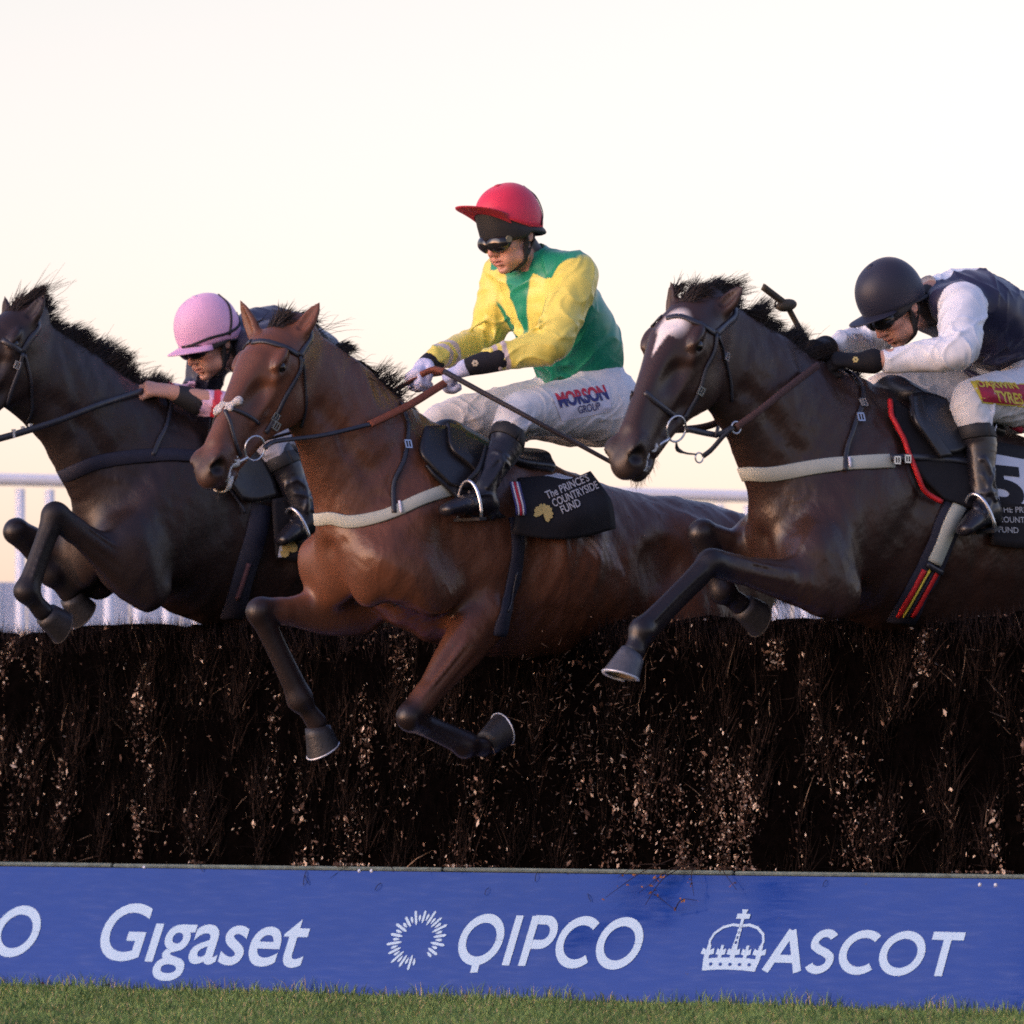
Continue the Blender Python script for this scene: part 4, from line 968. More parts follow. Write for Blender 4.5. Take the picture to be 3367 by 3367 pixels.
def human_head(S, hf):
    """hf(x forward, y left, z up) -> world, origin between the ears"""
    A = [hf(1, 0, 0)-hf(0, 0, 0), hf(0, 1, 0)-hf(0, 0, 0), hf(0, 0, 1)-hf(0, 0, 0)]
    e = lambda c, r, k=.02, op='+': S.ell(hf(*c), np.array(r), A, k, op)
    l = lambda pts, k=.012, op='+': S.limb([(hf(*p), r) for p, r in pts], k, 4, op)
    e((-.012, 0, .045), (.096, .076, .092)); e((.045, 0, -.020), (.052, .058, .078), .03); e((.035, 0, -.075), (.052, .050, .040), .03)
    e((.078, 0, -.100), (.020, .022, .017), .02); e((.068, 0, .028), (.030, .052, .018), .02)
    for y in (1, -1):
        e((.066, y*.042, -.022), (.026, .020, .018), .02); e((.088, y*.030, .006), (.018, .019, .013), .012, '-')
        e((.082, y*.030, .006), (.011, .012, .011), .004)
        e((-.008, y*.077, -.008), (.020, .009, .031), .008); e((-.004, y*.086, -.006), (.011, .006, .019), .004, '-')
        e((.100, y*.011, -.036), (.010, .009, .008), .006)
        e((.070, y*.034, -.062), (.022, .016, .022), .02)
        e((.020, y*.052, -.075), (.030, .014, .022), .02)
    l([((.094, 0, .014), .009), ((.107, 0, -.012), .0095), ((.115, 0, -.032), .0115)], .010)
    l([((.088, .024, -.064), .0045), ((.100, .009, -.0585), .0062), ((.102, 0, -.060), .0060), ((.100, -.009, -.0585), .0062), ((.088, -.024, -.064), .0045)], .006)
    l([((.088, .020, -.074), .005), ((.099, 0, -.0755), .0072), ((.088, -.020, -.074), .005)], .006)
    l([((.086, .025, -.067), .0022), ((.106, 0, -.0675), .0028), ((.086, -.025, -.067), .0022)], .003, '-')
    e((.092, 0, -.088), (.012, .02, .006), .008, '-')

def folds(S, a, b, r0, r1, n, seed, amp=.006, k=.010, spread=(0, 6.28), tilt=.6):
    """soft creases lying across a sleeve or thigh"""
    g = np.random.default_rng(seed); ax = b-a; L = np.linalg.norm(ax); ax = ax/L; u = unit(np.cross(ax, V(.2, .4, .9))); v = np.cross(ax, u)
    for i in range(n):
        t = g.uniform(.05, .95); an = g.uniform(*spread); da = g.uniform(.6, 1.6); dt = g.normal(0, tilt)*.12/L
        pts = []
        for j in range(5):
            q = j/4-.5; tt = np.clip(t+dt*q*2, 0, 1); rr = r0+(r1-r0)*tt; aa = an+da*q
            pts.append((a+ax*L*tt+(u*math.cos(aa)+v*math.sin(aa))*(rr-.001), amp*(1-abs(q)*1.4)+.0015))
        S.limb(pts, k, 3)

class Man: pass
def build_jockey(c):
    J = Man(); F = c['frame']; P = F.p; L, f, U = F.L, F.f, F.U; J.F = F
    g = {k: P(*v) for k, v in c['joints'].items()}; J.g = g
    HF = Frame(0, 0, c['head_yaw']); hx0 = HF.f; pit = R(c['head_pitch']); rol = R(c.get('head_roll', 0))
    hx = hx0*math.cos(pit)-U*math.sin(pit); hz = hx0*math.sin(pit)+U*math.cos(pit); hy = np.cross(hz, hx)
    hy, hz = hy*math.cos(rol)+hz*math.sin(rol), hz*math.cos(rol)-hy*math.sin(rol)
    hc = g['head']; hs = c.get('head_scale', 1.0)
    hf = lambda x, y, z: hc+(hx*x+hy*y+hz*z)*hs
    J.hf = hf; J.hax = (hx, hy, hz)
    spine = g['neck']-g['pelvis']
    root = thing('person', tuple(V(g['pelvis'][0], g['pelvis'][1], 0)), c['label'], 'person'); J.root = root
    # -------- body: one continuous figure
    S = SDF(); human_head(S, hf)
    S.limb([(hf(-.03, 0, -.06), .054), (hf(-.045, 0, -.11)*.5+g['neck']*.5, .056), (g['neck'], .062)], .02)
    S.chain([(g['pelvis'], .155, .11), (g['waist'], .135, .10), (g['chest'], .165, .115), (g['neck']-spine*.06, .12, .075)], L, .04)
    for s in ('L', 'R'):
        sh, el, wr, hd = g['sh'+s], g['el'+s], g['wr'+s], g['hand'+s]
        S.limb([(sh, .058), (sh*.5+el*.5, .048), (el, .040), (el*.6+wr*.4, .040), (wr, .027)], .03)
        add_hand(S, wr, hd-wr, c['hand_back'][s], c['hand_thumb'][s], c.get('curl', 1.0), c.get('hand_r', 1.0), c.get('hand_fat', 0.0))
        hp_, kn, an, to = g['hip'+s], g['knee'+s], g['ankle'+s], g['toe'+s]
        S.limb([(hp_, .085), (hp_*.5+kn*.5, .072), (kn, .050), (kn*.7+an*.3, .042), (an, .027)], .04)
        sole = unit(np.cross(to-an, L)); sole = sole if np.dot(sole, an-kn) > 0 else -sole
        S.limb([(an, .027), (an+sole*.045+(to-an)*.3, .022), (an+sole*.055+(to-an)*.8, .014)], .02)
    v, fc = S.mesh(.0046, 1)
    hd = (v-hc)@np.array(J.hax).T/hs; near = np.linalg.norm(hd-V(.02, 0, -.02), axis=1) < .17
    x, y, z = hd.T; col = np.tile(V(.50, .27, .20), (len(v), 1))
    def mix(cc, w_): w_ = np.clip(w_, 0, 1)[:, None]; col[:] = col*(1-w_)+np.array(cc)*w_
    mix((.50, .20, .15), np.where(near, np.clip(1-np.sqrt(((x-.075)/.03)**2+((np.abs(y)-.045)/.03)**2+((z+.03)/.03)**2), 0, 1)*.8, 0))
    mix((.50, .17, .13), np.where(near, np.clip(1.3-np.sqrt(((x-.115)/.018)**2+(y/.02)**2+((z+.03)/.02)**2), 0, 1)*.6, 0))
    mix((.42, .13, .12), np.where(near, np.clip(1.4-np.sqrt(((x-.098)/.02)**2+(y/.024)**2+((z+.067)/.012)**2), 0, 1)*.8, 0))
    mix((.07, .02, .02), np.where(near, np.clip(1.3-np.sqrt(((x-.098)/.02)**2+(y/.022)**2+((z+.0672)/.003)**2), 0, 1), 0))
    mix((.30, .16, .13), np.where(near, np.clip((-.06-z)/.05, 0, 1)*.35, 0))      # stubble
    mix((.025, .017, .013), np.where(near, np.clip((.0-x+.25*(z))/.012, 0, 1)*(np.abs(y) < .074), 0))    # close-cropped hair
    J.body = add_mesh('body', v, fc, M_SKIN, root, cols=col); J.bvh_body = bvh_of(v, fc)
    # -------- jacket
    S = SDF(); q = c.get('jacket', {})
    S.chain([(g['hem'], q.get('hem', .165), q.get('hemd', .125)), (g['waist'], q.get('waist', .165), q.get('waistd', .135)), (g['chest'], .19, .14), (g['neck']-spine*.05, .14, .085), (g['neck']+unit(spine)*.012, .080, .070), (g['neck']+unit(spine)*.040, .068, .064)], L, .04)
    for s, od in (('L', 1), ('R', -1)):
        sh, el, wr = g['sh'+s], g['el'+s], g['wr'+s]; cu = g['cuff'+s]
        S.chain([(sh-L*od*.06, .07, .085), (sh, .082, .082), (sh*.5+el*.5, .076, .072), (el, .064, .064), (el*.5+cu*.5, .056, .056), (cu, .041, .041)], L, .05, 4)
        folds(S, sh, el, .076, .064, 9, c['seed']+od, .008); folds(S, el, cu, .062, .044, 7, c['seed']+5+od, .006); folds(S, sh*.25+el*.75, el*.75+cu*.25, .062, .06, 6, c['seed']+15+od, .008)
    folds(S, g['hem'], g['chest'], .15, .16, 9, c['seed']+9, .008, .03)
    if 'mods' in c: c['mods'](S, g, J)
    # opening at the neck and hem
    S.ell(g['neck']+unit(spine)*.085, (.058, .058, .05), None, .008, '-')
    v, fc = S.mesh(.005, 1)
    nn = vnormals(v, fc); sp_ = unit(spine)
    v = v+nn*(.0074*creases(v, c['seed'], .105, (sp_+.5*f, sp_-.7*L, f+.6*sp_+.4*L))+.0010*wavy(v, .07, c['seed'])-.005)[:, None]
    tor = [g['hem'], g['waist'], g['chest'], g['neck']]
    def segd(p0, p1): 
        ab = p1-p0; t = np.clip(((v-p0)@ab)/np.dot(ab, ab), 0, 1); return np.linalg.norm(v-(p0+t[:, None]*ab), axis=1), t
    darm = np.full(len(v), 9.); tarm = np.zeros(len(v)); farm = np.zeros(len(v), int)
    for s in ('L', 'R'):
        for k, (a, b) in enumerate(((g['sh'+s], g['el'+s]), (g['el'+s], g['cuff'+s]))):
            d, t = segd(a, b); m = d < darm; darm[m] = d[m]; tarm[m] = t[m]; farm[m] = k+(0 if s == 'L' else 10)
    dtor = np.min([segd(a, b)[0] for a, b in zip(tor[:-1], tor[1:])], 0)
    sp = unit(g['neck']-g['waist']); along = (v-g['neck'])@sp; latv = (v-F.O)@L; fr = np.cross(L, sp); fr = fr if np.dot(fr, f) > 0 else -fr
    front = (v-(g['chest']))@fr
    sl_ = dtor/.15-darm/(.072-.016*np.clip((.02-front)/.05, 0, 1)*(farm % 10 == 0)); sleeve = sl_ > 0
    col = c['jacket_cols'](dict(v=v, sl=sl_, sleeve=sleeve, along=along, lat=latv, front=front, tarm=tarm, farm=farm))
    J.jacket = add_mesh('jacket', v, fc, M_SILK, root, cols=col)
    # collar band
    J.bvh_jacket = bvh_of(v, fc)
    # -------- breeches
    S = SDF(); dn = -unit(spine)
    S.chain([(g['hem']+unit(spine)*.03, .14, .112), (g['pelvis'], .165, .128), (g['pelvis']+dn*.07-f*.02, .15, .12)], L, .04)
    for s, od in (('L', 1), ('R', -1)):
        hp_, kn, an = g['hip'+s], g['knee'+s], g['ankle'+s]; bt = kn+(an-kn)*.30
        S.chain([(hp_-(kn-hp_)*.12, .10, .108), (hp_, .105, .112), (hp_*.55+kn*.45, .094, .098), (kn, .066, .070), (bt, .058, .060)], L, .05, 4)
        S.ell(hp_-f*.03+dn*.02, (.12, .10, .115), (f, L, U), .06)
        folds(S, hp_, kn, .098, .070, 9, c['seed']+30+od, .007, .022); folds(S, hp_*.2+kn*.8, bt, .07, .06, 6, c['seed']+35+od, .006)
    v, fc = S.mesh(.0055, 1)
    nn = vnormals(v, fc); v = v+nn*(.0050*creases(v, c['seed']+70, .070, (f+.7*U, f-.6*U+.4*L, U+.3*f))+.0008*wavy(v, .05, c['seed']+3)-.003)[:, None]
    J.breeches = add_mesh('breeches', v, fc, M_BREECH, root, cols=np.tile(V(*c.get('breech_col', (.66, .66, .68))), (len(v), 1))); J.bvh_br = bvh_of(v, fc)
    # -------- boots
    for s, od in (('L', 1), ('R', -1)):
        S = SDF(); kn, an, to = g['knee'+s], g['ankle'+s], g['toe'+s]; sh = an-kn; bt = kn+sh*.20; fw = to-an
        sole = unit(np.cross(fw, L)); sole = sole if np.dot(sole, sh) > 0 else -sole
        calf = unit(np.cross(sh, L)); calf = calf if np.dot(calf, f) < 0 else -calf
        S.chain([(bt, .058, .063), (bt+sh*.12, .058, .062), (kn+sh*.45+calf*.010, .054, .060), (kn+sh*.72, .044, .048), (an-sh*.04, .039, .044), (an+sole*.03, .038, .044)], L, .015, 4)
        heel = an+sole*.055-unit(fw)*.028
        S.chain([(heel, .031, .034), (an+sole*.045+fw*.30, .036, .036), (an+sole*.050+fw*.62, .040, .031), (an+sole*.058+fw*.92, .034, .022)], L, .025, 4)
        folds(S, kn+sh*.62, an+sole*.01, .048, .042, 10, c['seed']+50+od, .005, .010); folds(S, an+sole*.02, an+sole*.04+fw*.4, .036, .036, 5, c['seed']+55+od, .004, .008)
        S.limb([(heel+sole*.016-unit(fw)*.003, .026), (heel+sole*.026, .026)], .006)
        S.ell(bt-unit(sh)*.012, (.050, .05, .035), (L, np.cross(L, sh), sh), .006, '-')
        v, fc = S.mesh(.0042, 1); tt = ((v-kn)@unit(sh))/np.linalg.norm(sh)
        J.boot = add_mesh('boot', v, fc, c.get('boot_mat', M_LEATHER), root)
        J.__dict__['bvh_boot'+s] = bvh_of(v, fc)
        # matt top band of the boot
        pth = []
        e1 = unit(L-np.dot(L, unit(sh))*unit(sh)); e2 = np.cross(unit(sh), e1)
        for t in np.linspace(0, 2*math.pi, 24, endpoint=False):
            d = math.cos(t)*e1+math.sin(t)*e2; cc = bt+sh*.13; l_, n_, i_, d_ = J.__dict__['bvh_boot'+s].ray_cast(Vector(cc+d*.2), Vector(-d), .2); pth.append(np.array(l_) if l_ else cc+d*.06)
        strap('boot_top', pth, J.__dict__['bvh_boot'+s], .048, .003, M_RUB, J.boot, off=.001, closed=True)
    # -------- gloves
    for s in ('L', 'R'):
        gl = c['gloves'].get(s)
        if gl is None: continue
        wr, hd = g['wr'+s], g['hand'+s]; S = SDF(); add_hand(S, wr, hd-wr, c['hand_back'][s], c['hand_thumb'][s], c.get('curl', 1.0), fat=.0022)
        ax = unit(g['el'+s]-wr); S.chain([(wr+ax*gl['len'], .042, .042), (wr+ax*gl['len']*.4, .038, .037), (wr-ax*.02, .030, .028)], L, .012, 4)
        v, fc = S.mesh(.0036, 1); al = (v-wr)@unit(hd-wr)
        J.glove = add_mesh('glove', v, fc, M_GLOVE, root, cols=np.where((al > gl.get('split', 9))[:, None], V(*gl['hand']), V(*gl['cuff'])))
        J.__dict__['bvh_glove'+s] = bvh_of(v, fc)
    # -------- helmet with silk cap, skull band, peak, chin strap
    build_helmet(J, c)
    return J

def build_helmet(J, c):
    h = c['helmet']; q_ = h.get('size', 1.0); hf = lambda x, y, z: J.hf(-.008+(x+.008)*q_, y*q_, .03+(z-.03)*q_)
    hm = mat('helmet_silk', h['col'], .5, .35, var=.08, vscale=12, bump=h.get('bump', .25), bscale=16, sheen=.2)
    pk = mat('peak_silk', h.get('peak_col', h['col']), .5, .35, var=.08, vscale=12)
    nu, nv = 56, 22; V_ = []; F_ = []
    def rim(a):  # height of the lower edge round the head; a=0 is the front
        ca = math.cos(a); return h.get('rim_side', .010)+(.040*ca if ca > 0 else .050*ca/h.get('rim_k', 1))*h.get('rim_k', 1)
    def shell(a, t, grow=0.0):
        z0 = rim(a); top = .172+grow; zc = .045
        ph = t*math.pi/2; ph0 = math.asin(max(-.8, min(.9, (z0-zc)/(top-zc))))
        p = ph0+(math.pi/2-ph0)*t
        rx, ry = (.128 if math.cos(a) > 0 else .126)+grow, .104+grow
        rr = max(math.cos(p), 0)**.82
        puff = 1+.012*math.sin(3*a+1)*math.cos(p)*h.get('puff', 1)
        return hf(-.008+rx*math.cos(a)*rr*puff, ry*math.sin(a)*rr*puff, zc+(top-zc)*math.sin(p))
    for j in range(nv+1):
        for i in range(nu): V_.append(shell(2*math.pi*i/nu, (j/nv)**.9*.995))
    for j in range(nv):
        for i in range(nu): F_.append([j*nu+i, j*nu+(i+1) % nu, (j+1)*nu+(i+1) % nu, (j+1)*nu+i])
    F_.append([nv*nu+i for i in range(nu)])
    # inward lip so the shell has thickness
    b = len(V_)
    for i in range(nu):
        p = V_[i]; cc = hf(-.008, 0, rim(2*math.pi*i/nu)); V_.append(p+(cc-p)*.12+(hf(0, 0, 0)-hf(0, 0, .006)))
    for i in range(nu): F_.append([b+i, b+(i+1) % nu, (i+1) % nu, i])
    J.helmet = add_mesh('helmet', V_, F_, hm, J.root)
    # peak
    V_ = []; F_ = []; n = 25; m = 7; ln = h.get('peak_len', .062); dr = h.get('peak_drop', .010); sp = h.get('peak_span', 1.02)
    for lay in (0, 1):
        for j in range(m):
            for i in range(n):
                a = (i/(n-1)-.5)*2*sp; t = j/(m-1); base = J.hf(0, 0, 0); rx, ry = .126, .103
                ext = ln*max(0, math.cos(a/sp*math.pi/2))**.55*t
                z = rim(a)+.006-dr*t-.018*t*(a/sp)**2-h.get('peak_arch', .012)*(1-math.cos(a))*1.2+(-.004 if lay else .002)*(1-.3*t)
                V_.append(hf(-.008+(rx-.006+ext)*math.cos(a), (ry-.006+ext*.85)*math.sin(a), z))
    for lay in (0, 1):
        for j in range(m-1):
            for i in range(n-1):
                q = [lay*n*m+j*n+i, lay*n*m+j*n+i+1, lay*n*m+(j+1)*n+i+1, lay*n*m+(j+1)*n+i]; F_.append(q if lay == 0 else q[::-1])
    for i in range(n-1): a = (m-1)*n+i; F_.append([a, a+1, n*m+a+1, n*m+a])
    add_mesh('peak', V_, F_, pk, J.helmet)
    # button on the crown
    bm = bmesh.new(); bmesh.ops.create_uvsphere(bm, u_segments=12, v_segments=8, radius=.012)
    vv = [hf(-.008+q.co.x*1.2, q.co.y*1.2, .171+q.co.z*.45) for q in bm.verts]; ff = [[q.index for q in p.verts] for p in bm.faces]; bm.free()
    add_mesh('button', vv, ff, pk, J.helmet)
    # padded skull band below the silk
    sh = SDF(); 
    V_ = []; F_ = []; nb = 48
    bl = h.get('band', .045)
    for j, (dz, gr) in enumerate(((.012, -.008), (-bl*.35, -.003), (-bl*.8, -.001), (-bl, -.006), (-bl, -.016))):
        for i in range(nb):
            a = 2*math.pi*i/nb; ca = math.cos(a); k = 1 if ca > 0 else .55
            V_.append(hf(-.008+(.122+gr)*ca, (.100+gr)*math.sin(a), rim(a)+dz*(.22+.78*max(ca, 0)**.7)))
    for j in range(4):
        for i in range(nb): F_.append([j*nb+i, (j+1)*nb+i, (j+1)*nb+(i+1) % nb, j*nb+(i+1) % nb])
    add_mesh('skull_band', V_, F_, M_RUB if not h.get('band_mat') else h['band_mat'], J.helmet)
    # harness: side straps, ear surround and chin cup
    for y in (1, -1):
        pts = [hf(.022, y*.088, .012), hf(.018, y*.084, -.03), hf(.024, y*.074, -.075), hf(.040, y*.050, -.108), hf(.052, y*.0, -.122)]
        strap('chin_strap', pts, J.bvh_body, .020, .004, M_RUB, J.helmet, off=.002, step=.01)
        pts = [hf(-.055, y*.078, -.02), hf(-.035, y*.080, -.05), hf(.0, y*.078, -.065), hf(.022, y*.074, -.072)]
        strap('chin_strap', pts, J.bvh_body, .018, .004, M_RUB, J.helmet, off=.002, step=.01)
    if h.get('elastic'):
        for path in h['elastic']:
            pts = []; 
            for a, t in path: pts.append(shell(R(a), t, .002))
            P = resample(np.array(pts), .01); cen = hf(-.008, 0, .05); v, f = ribbon(P, np.array([unit(p-cen) for p in P]), .011, .003); add_mesh('elastic_strap', v, f, M_RUB, J.helmet)
    # goggles
    if c.get('goggles'):
        go = c['goggles']; o = None
        for y in (1, -1):
            S = SDF(); A = J.hax; S.ell(hf(.098, y*.032, .006+go.get('dz', 0)), (.023, .037, .031), (unit(A[0]+A[1]*y*.35), A[1], A[2]), .004); S.ell(hf(.080, y*.050, .006+go.get('dz', 0)), (.030, .020, .020), A, .014)
            v, fc = S.mesh(.003, 1); o = add_mesh('goggles', v, fc, M_LENS, J.root) if o is None else add_mesh('lens', v, fc, M_LENS, o)
            pts = [hf(.070, y*.070, .012+go.get('dz', 0)), hf(.045, y*.080, .022), hf(.0, y*.094, .025), hf(-.05, y*.09, .02)]
            strap('goggle_strap', pts, J.bvh_body, .016, .003, M_RUB, o, off=.003, step=.01)
            if y == 1 and go.get('vent'):
                bm = bmesh.new(); bmesh.ops.create_cone(bm, cap_ends=True, segments=16, radius1=.0125, radius2=.011, depth=.006); A0 = unit(J.hax[1]+J.hax[0]*.25); B1 = unit(np.cross(A0, J.hax[2])); B2 = np.cross(A0, B1)
                cc = hf(.078, y*.072, .014+go.get('dz', 0)); vv = [cc+B1*q.co.x+B2*q.co.y+A0*q.co.z for q in bm.verts]; ff = [[q.index for q in p.verts] for p in bm.faces]; bm.free()
                add_mesh('vent', vv, ff, mat('goggle_vent', (.16, .15, .10), .5, .4, var=.3, vscale=200), o, smooth=False)
        pts = [hf(.106, .012, .010), hf(.110, 0, .012), hf(.106, -.012, .010)]
        tube('bridge', resample(np.array(pts), .004), .005, M_LENS, o)

# ---- the man in the red cap
def cols2(d):
    n = len(d['v']); G = V(.010, .23, .13); Y = V(.72, .62, .13); col = np.tile(G, (n, 1))
    al, lat = d['along'], d['lat']; front = d['front'] > -.02
    al2 = np.abs(lat); w_ = np.minimum((-.185+3.0*al2-al)/3.2, (al+.255-1.5*al2)/1.8); w_ = np.where(d['front'] > .06, w_, np.minimum(w_, -.05-al)); w_ = np.where(front, w_, -1)
    w_ = np.clip(w_/.007+.5, 0, 1)[:, None]; col = col*(1-w_)+Y*w_
    Yl = V(.70, .60, .12); keep = np.maximum.reduce([(-.045-al)/.007, (al2-.155)/.007, np.where(d['farm'] % 10 == 1, 9., -9.), (d['front']-.06)/.007])
    w_ = np.clip(np.minimum(d['sl']/.07, keep)+.5, 0, 1)[:, None]; col = col*(1-w_)+Yl*w_
    fore = (d['farm'] % 10 == 1) & d['sleeve']
    for t0, t1 in ((.70, .78), (.84, .92)): col[fore & (d['tarm'] > t0) & (d['tarm'] < t1)] = V(.50, .42, .42)
    return col
def mods2(S, g, J):
    n = g['neck']; sp = unit(g['neck']-g['waist'])
    # stand-up collar and front placket
    for a in np.linspace(0, 2*math.pi, 17)[:-1]:
        pass
    S.limb([(g['shL']*.55+n*.45+sp*.03, .03), (n+J.F.L*.03-J.F.f*.05+sp*.03, .035), (g['shR']*.55+n*.45+sp*.02, .03)], .04)
WG = dict(hand=(.55, .55, .72), cuff=(.016, .015, .02), split=.008, len=.10)
j2 = build_jockey(dict(frame=F2, seed=3, head_yaw=42, head_pitch=24, head_roll=0, label='jockey in green and yellow silks with a red cap riding the bright bay horse',
    joints=dict(pelvis=(1945, 1300, 0), hem=(1900, 1215, 0), waist=(1895, 1145, 0), chest=(1810, 990, 0), neck=(1762, 880, 0), head=(1680, 768, 0),
        shL=(1895, 905, .165), elL=(1815, 1135, .25), wrL=(1545, 1205, .12), cuffL=(1605, 1185, .14), handL=(1470, 1238, .06),
        shR=(1665, 905, -.165), elR=(1590, 1120, -.25), wrR=(1400, 1203, -.11), cuffR=(1430, 1178, -.12), handR=(1335, 1250, -.07),
        hipL=(1968, 1335, .11), kneeL=(1706, 1356, .20), ankleL=(1590, 1610, .27), toeL=(1455, 1620, .30),
        hipR=(1838, 1335, -.11), kneeR=(1450, 1392, -.22), ankleR=(1330, 1640, -.27), toeR=(1200, 1660, -.29)),
    hand_back=dict(L=V(0, -.4, .9), R=V(-.2, .3, .9)), hand_thumb=dict(L=V(-.3, .9, .3), R=V(.4, -.9, .3)), curl=.95,
    gloves=dict(L=WG, R=dict(WG, len=.045)), jacket_cols=cols2, mods=mods2, jacket=dict(hem=.150, hemd=.118, waist=.176, waistd=.158),
    helmet=dict(col=(.62, .030, .075), peak_col=(.42, .030, .055), peak_drop=-.050, peak_len=.064, peak_arch=.03, rim_side=.020, rim_k=2.3, band=.105, elastic=[[(118, .02), (135, .2), (152, .42), (170, .62)]]),
    goggles=dict(vent=True, dz=-.008)))
# ---- the man in the black cap
def cols3(d):
    n = len(d['v']); col = np.tile(V(.022, .022, .055), (n, 1)); col[d['sleeve']] = V(.66, .68, .74); col[((d['along'] > -.11) & (d['lat'] < .045) | (d['along'] > -.17) & (d['lat'] < -.04)) & (d['front'] < .06)] = V(.66, .68, .74); return col
BG = dict(hand=(.010, .009, .011), cuff=(.010, .009, .011), len=.035)
j3 = build_jockey(dict(frame=F3, seed=13, head_yaw=32, head_pitch=42, head_roll=0, label='crouching jockey in a dark cap, navy vest and white sleeves on the rightmost horse',
    joints=dict(pelvis=(3395, 1235, 0), hem=(3350, 1180, 0), waist=(3320, 1120, 0), chest=(3185, 1020, 0), neck=(3075, 985, 0), head=(2945, 1006, 0),
        shL=(3165, 1005, .17), elL=(3150, 1155, .32), wrL=(2835, 1192, .12), cuffL=(2925, 1190, .175), handL=(2745, 1180, .06),
        shR=(2985, 1000, -.17), elR=(2835, 1140, -.24), wrR=(2700, 1145, -.08), cuffR=(2760, 1130, -.11), handR=(2640, 1135, -.04),
        hipL=(3440, 1300, .11), kneeL=(3195, 1318, .22), ankleL=(3238, 1640, .28), toeL=(3150, 1690, .32),
        hipR=(3305, 1300, -.11), kneeR=(2905, 1290, -.22), ankleR=(2920, 1620, -.27), toeR=(2800, 1660, -.29)),
    hand_back=dict(L=V(0, -.5, .8), R=V(-.2, .3, .9)), hand_thumb=dict(L=V(-.3, .9, .3), R=V(.4, -.9, .3)), curl=.9,
    gloves=dict(L=BG, R=BG), jacket_cols=cols3, helmet=dict(col=(.017, .018, .034), size=.95, peak_len=.074, peak_drop=-.012, rim_side=.004, rim_k=.9, band=.050, puff=.6, bump=.12), goggles=dict(dz=0)))
# ---- the man in the pink cap
def cols1(d):
    n = len(d['v']); col = np.tile(V(.020, .022, .045), (n, 1)); s = d['sleeve']; col[s & (d['farm'] % 10 == 1)] = V(.66, .42, .58)
    m = s & (d['farm'] % 10 == 1) & (d['tarm'] > .62) & (d['tarm'] < .74); col[m] = V(.55, .03, .05); col[s & (d['farm'] % 10 == 1) & (d['tarm'] > .90)] = V(.016, .015, .02); return col
j1 = build_jockey(dict(frame=F1, seed=23, breech_col=(.38, .38, .44), hand_r=1.12, hand_fat=.002, head_yaw=38, head_pitch=28, head_roll=0, head_scale=1.0, label='jockey in a pink cap crouched low over the dark bay horse on the left',
    joints=dict(pelvis=(1085, 1320, 0), hem=(1045, 1260, 0), waist=(1010, 1200, 0), chest=(885, 1130, 0), neck=(790, 1135, 0), head=(692, 1122, 0),
        shL=(880, 1140, .17), elL=(850, 1355, .26), wrL=(572, 1292, .12), cuffL=(640, 1316, .145), handL=(462, 1272, .07),
        shR=(705, 1150, -.17), elR=(640, 1330, -.24), wrR=(480, 1285, -.06), cuffR=(500, 1290, -.08), handR=(420, 1265, -.03),
        hipL=(1110, 1360, .11), kneeL=(888, 1440, .21), ankleL=(1000, 1680, .29), toeL=(905, 1730, .31),
        hipR=(990, 1360, -.11), kneeR=(640, 1450, -.21), ankleR=(720, 1690, -.27), toeR=(620, 1720, -.29)),
    hand_back=dict(L=V(0, -.5, .8), R=V(-.2, .3, .9)), hand_thumb=dict(L=V(-.3, .9, .3), R=V(.4, -.9, .3)), curl=.75,
    gloves=dict(), jacket_cols=cols1, helmet=dict(col=(.72, .40, .60), peak_len=.066, peak_drop=.002, rim_side=.000, rim_k=.6, band=.035, elastic=[[(0, .05), (25, .06), (60, .10), (95, .10), (130, .20), (160, .35)], [(95, .06), (112, .3), (130, .5), (150, .7)]]), goggles=dict(dz=0)))

S = SDF(); S.chain([(F1.p(590, 1299, .126), .035, .035), (F1.p(612, 1307, .134), .040, .040), (F1.p(648, 1320, .148), .047, .047)], F1.L, .01, 4)
v, fc = S.mesh(.004, 1); add_mesh('wrist_cuff', v, fc, M_RUB, j1.root)
# ------------------------------------------------------------------ tack and lettering
M_STRAP = mat('black_bridle_leather', (.022, .023, .032), .38, .5, var=.25, vscale=40, bump=.1, bscale=150)
M_ELAS = mat('cream_elastic', (.40, .42, .37), .8, .2, var=.06, vscale=30)
M_NAVY = mat('navy_webbing', (.016, .017, .032), .7, .3, var=.2, vscale=60, bump=.2, bscale=400)
M_GRIP = mat('brown_rubber_grip', (.22, .065, .035), .7, .3, var=.25, vscale=60, bump=.5, bscale=500)
M_GRIP2 = mat('dull_rubber_grip', (.085, .045, .042), .7, .3, var=.25, vscale=60, bump=.5, bscale=500)
M_SADDLE = mat('saddle_leather', (.013, .012, .014), .38, .5, var=.3, vscale=18, bump=.10, bscale=60)
M_CLOTH = mat('black_saddle_cloth', (.012, .011, .014), .75, .25, var=.2, vscale=20, bump=.35, bscale=18)
M_WCLOTH = mat('white_cloth', (.60, .61, .68), .7, .25, var=.08, vscale=20, bump=.2, bscale=20)
M_RED = mat('red_piping', (.50, .018, .022), .5, .35, var=.15, vscale=40, bump=.2, bscale=300)
M_WHITE = mat('white_patch', (.66, .65, .74), .6, .3, var=.05)
M_GOLD = mat('gold_print', (.52, .40, .15), .6, .3, var=.1)
M_PRINT = mat('pale_print', (.45, .45, .47), .6, .3, var=.1)
M_PRED = mat('red_print', (.55, .03, .06), .6, .3, var=.1)
M_PNAVY = mat('navy_print', (.035, .04, .17), .6, .3, var=.1)
M_YEL = mat('yellow_print', (.62, .50, .06), .6, .3, var=.15, vscale=80)
M_CRIM = mat('crimson_patch', (.36, .022, .055), .6, .3, var=.1)
M_FLEECE = mat('white_fleece', (.55, .53, .52), .95, .1, var=.3, vscale=120, bump=1.0, bscale=220)
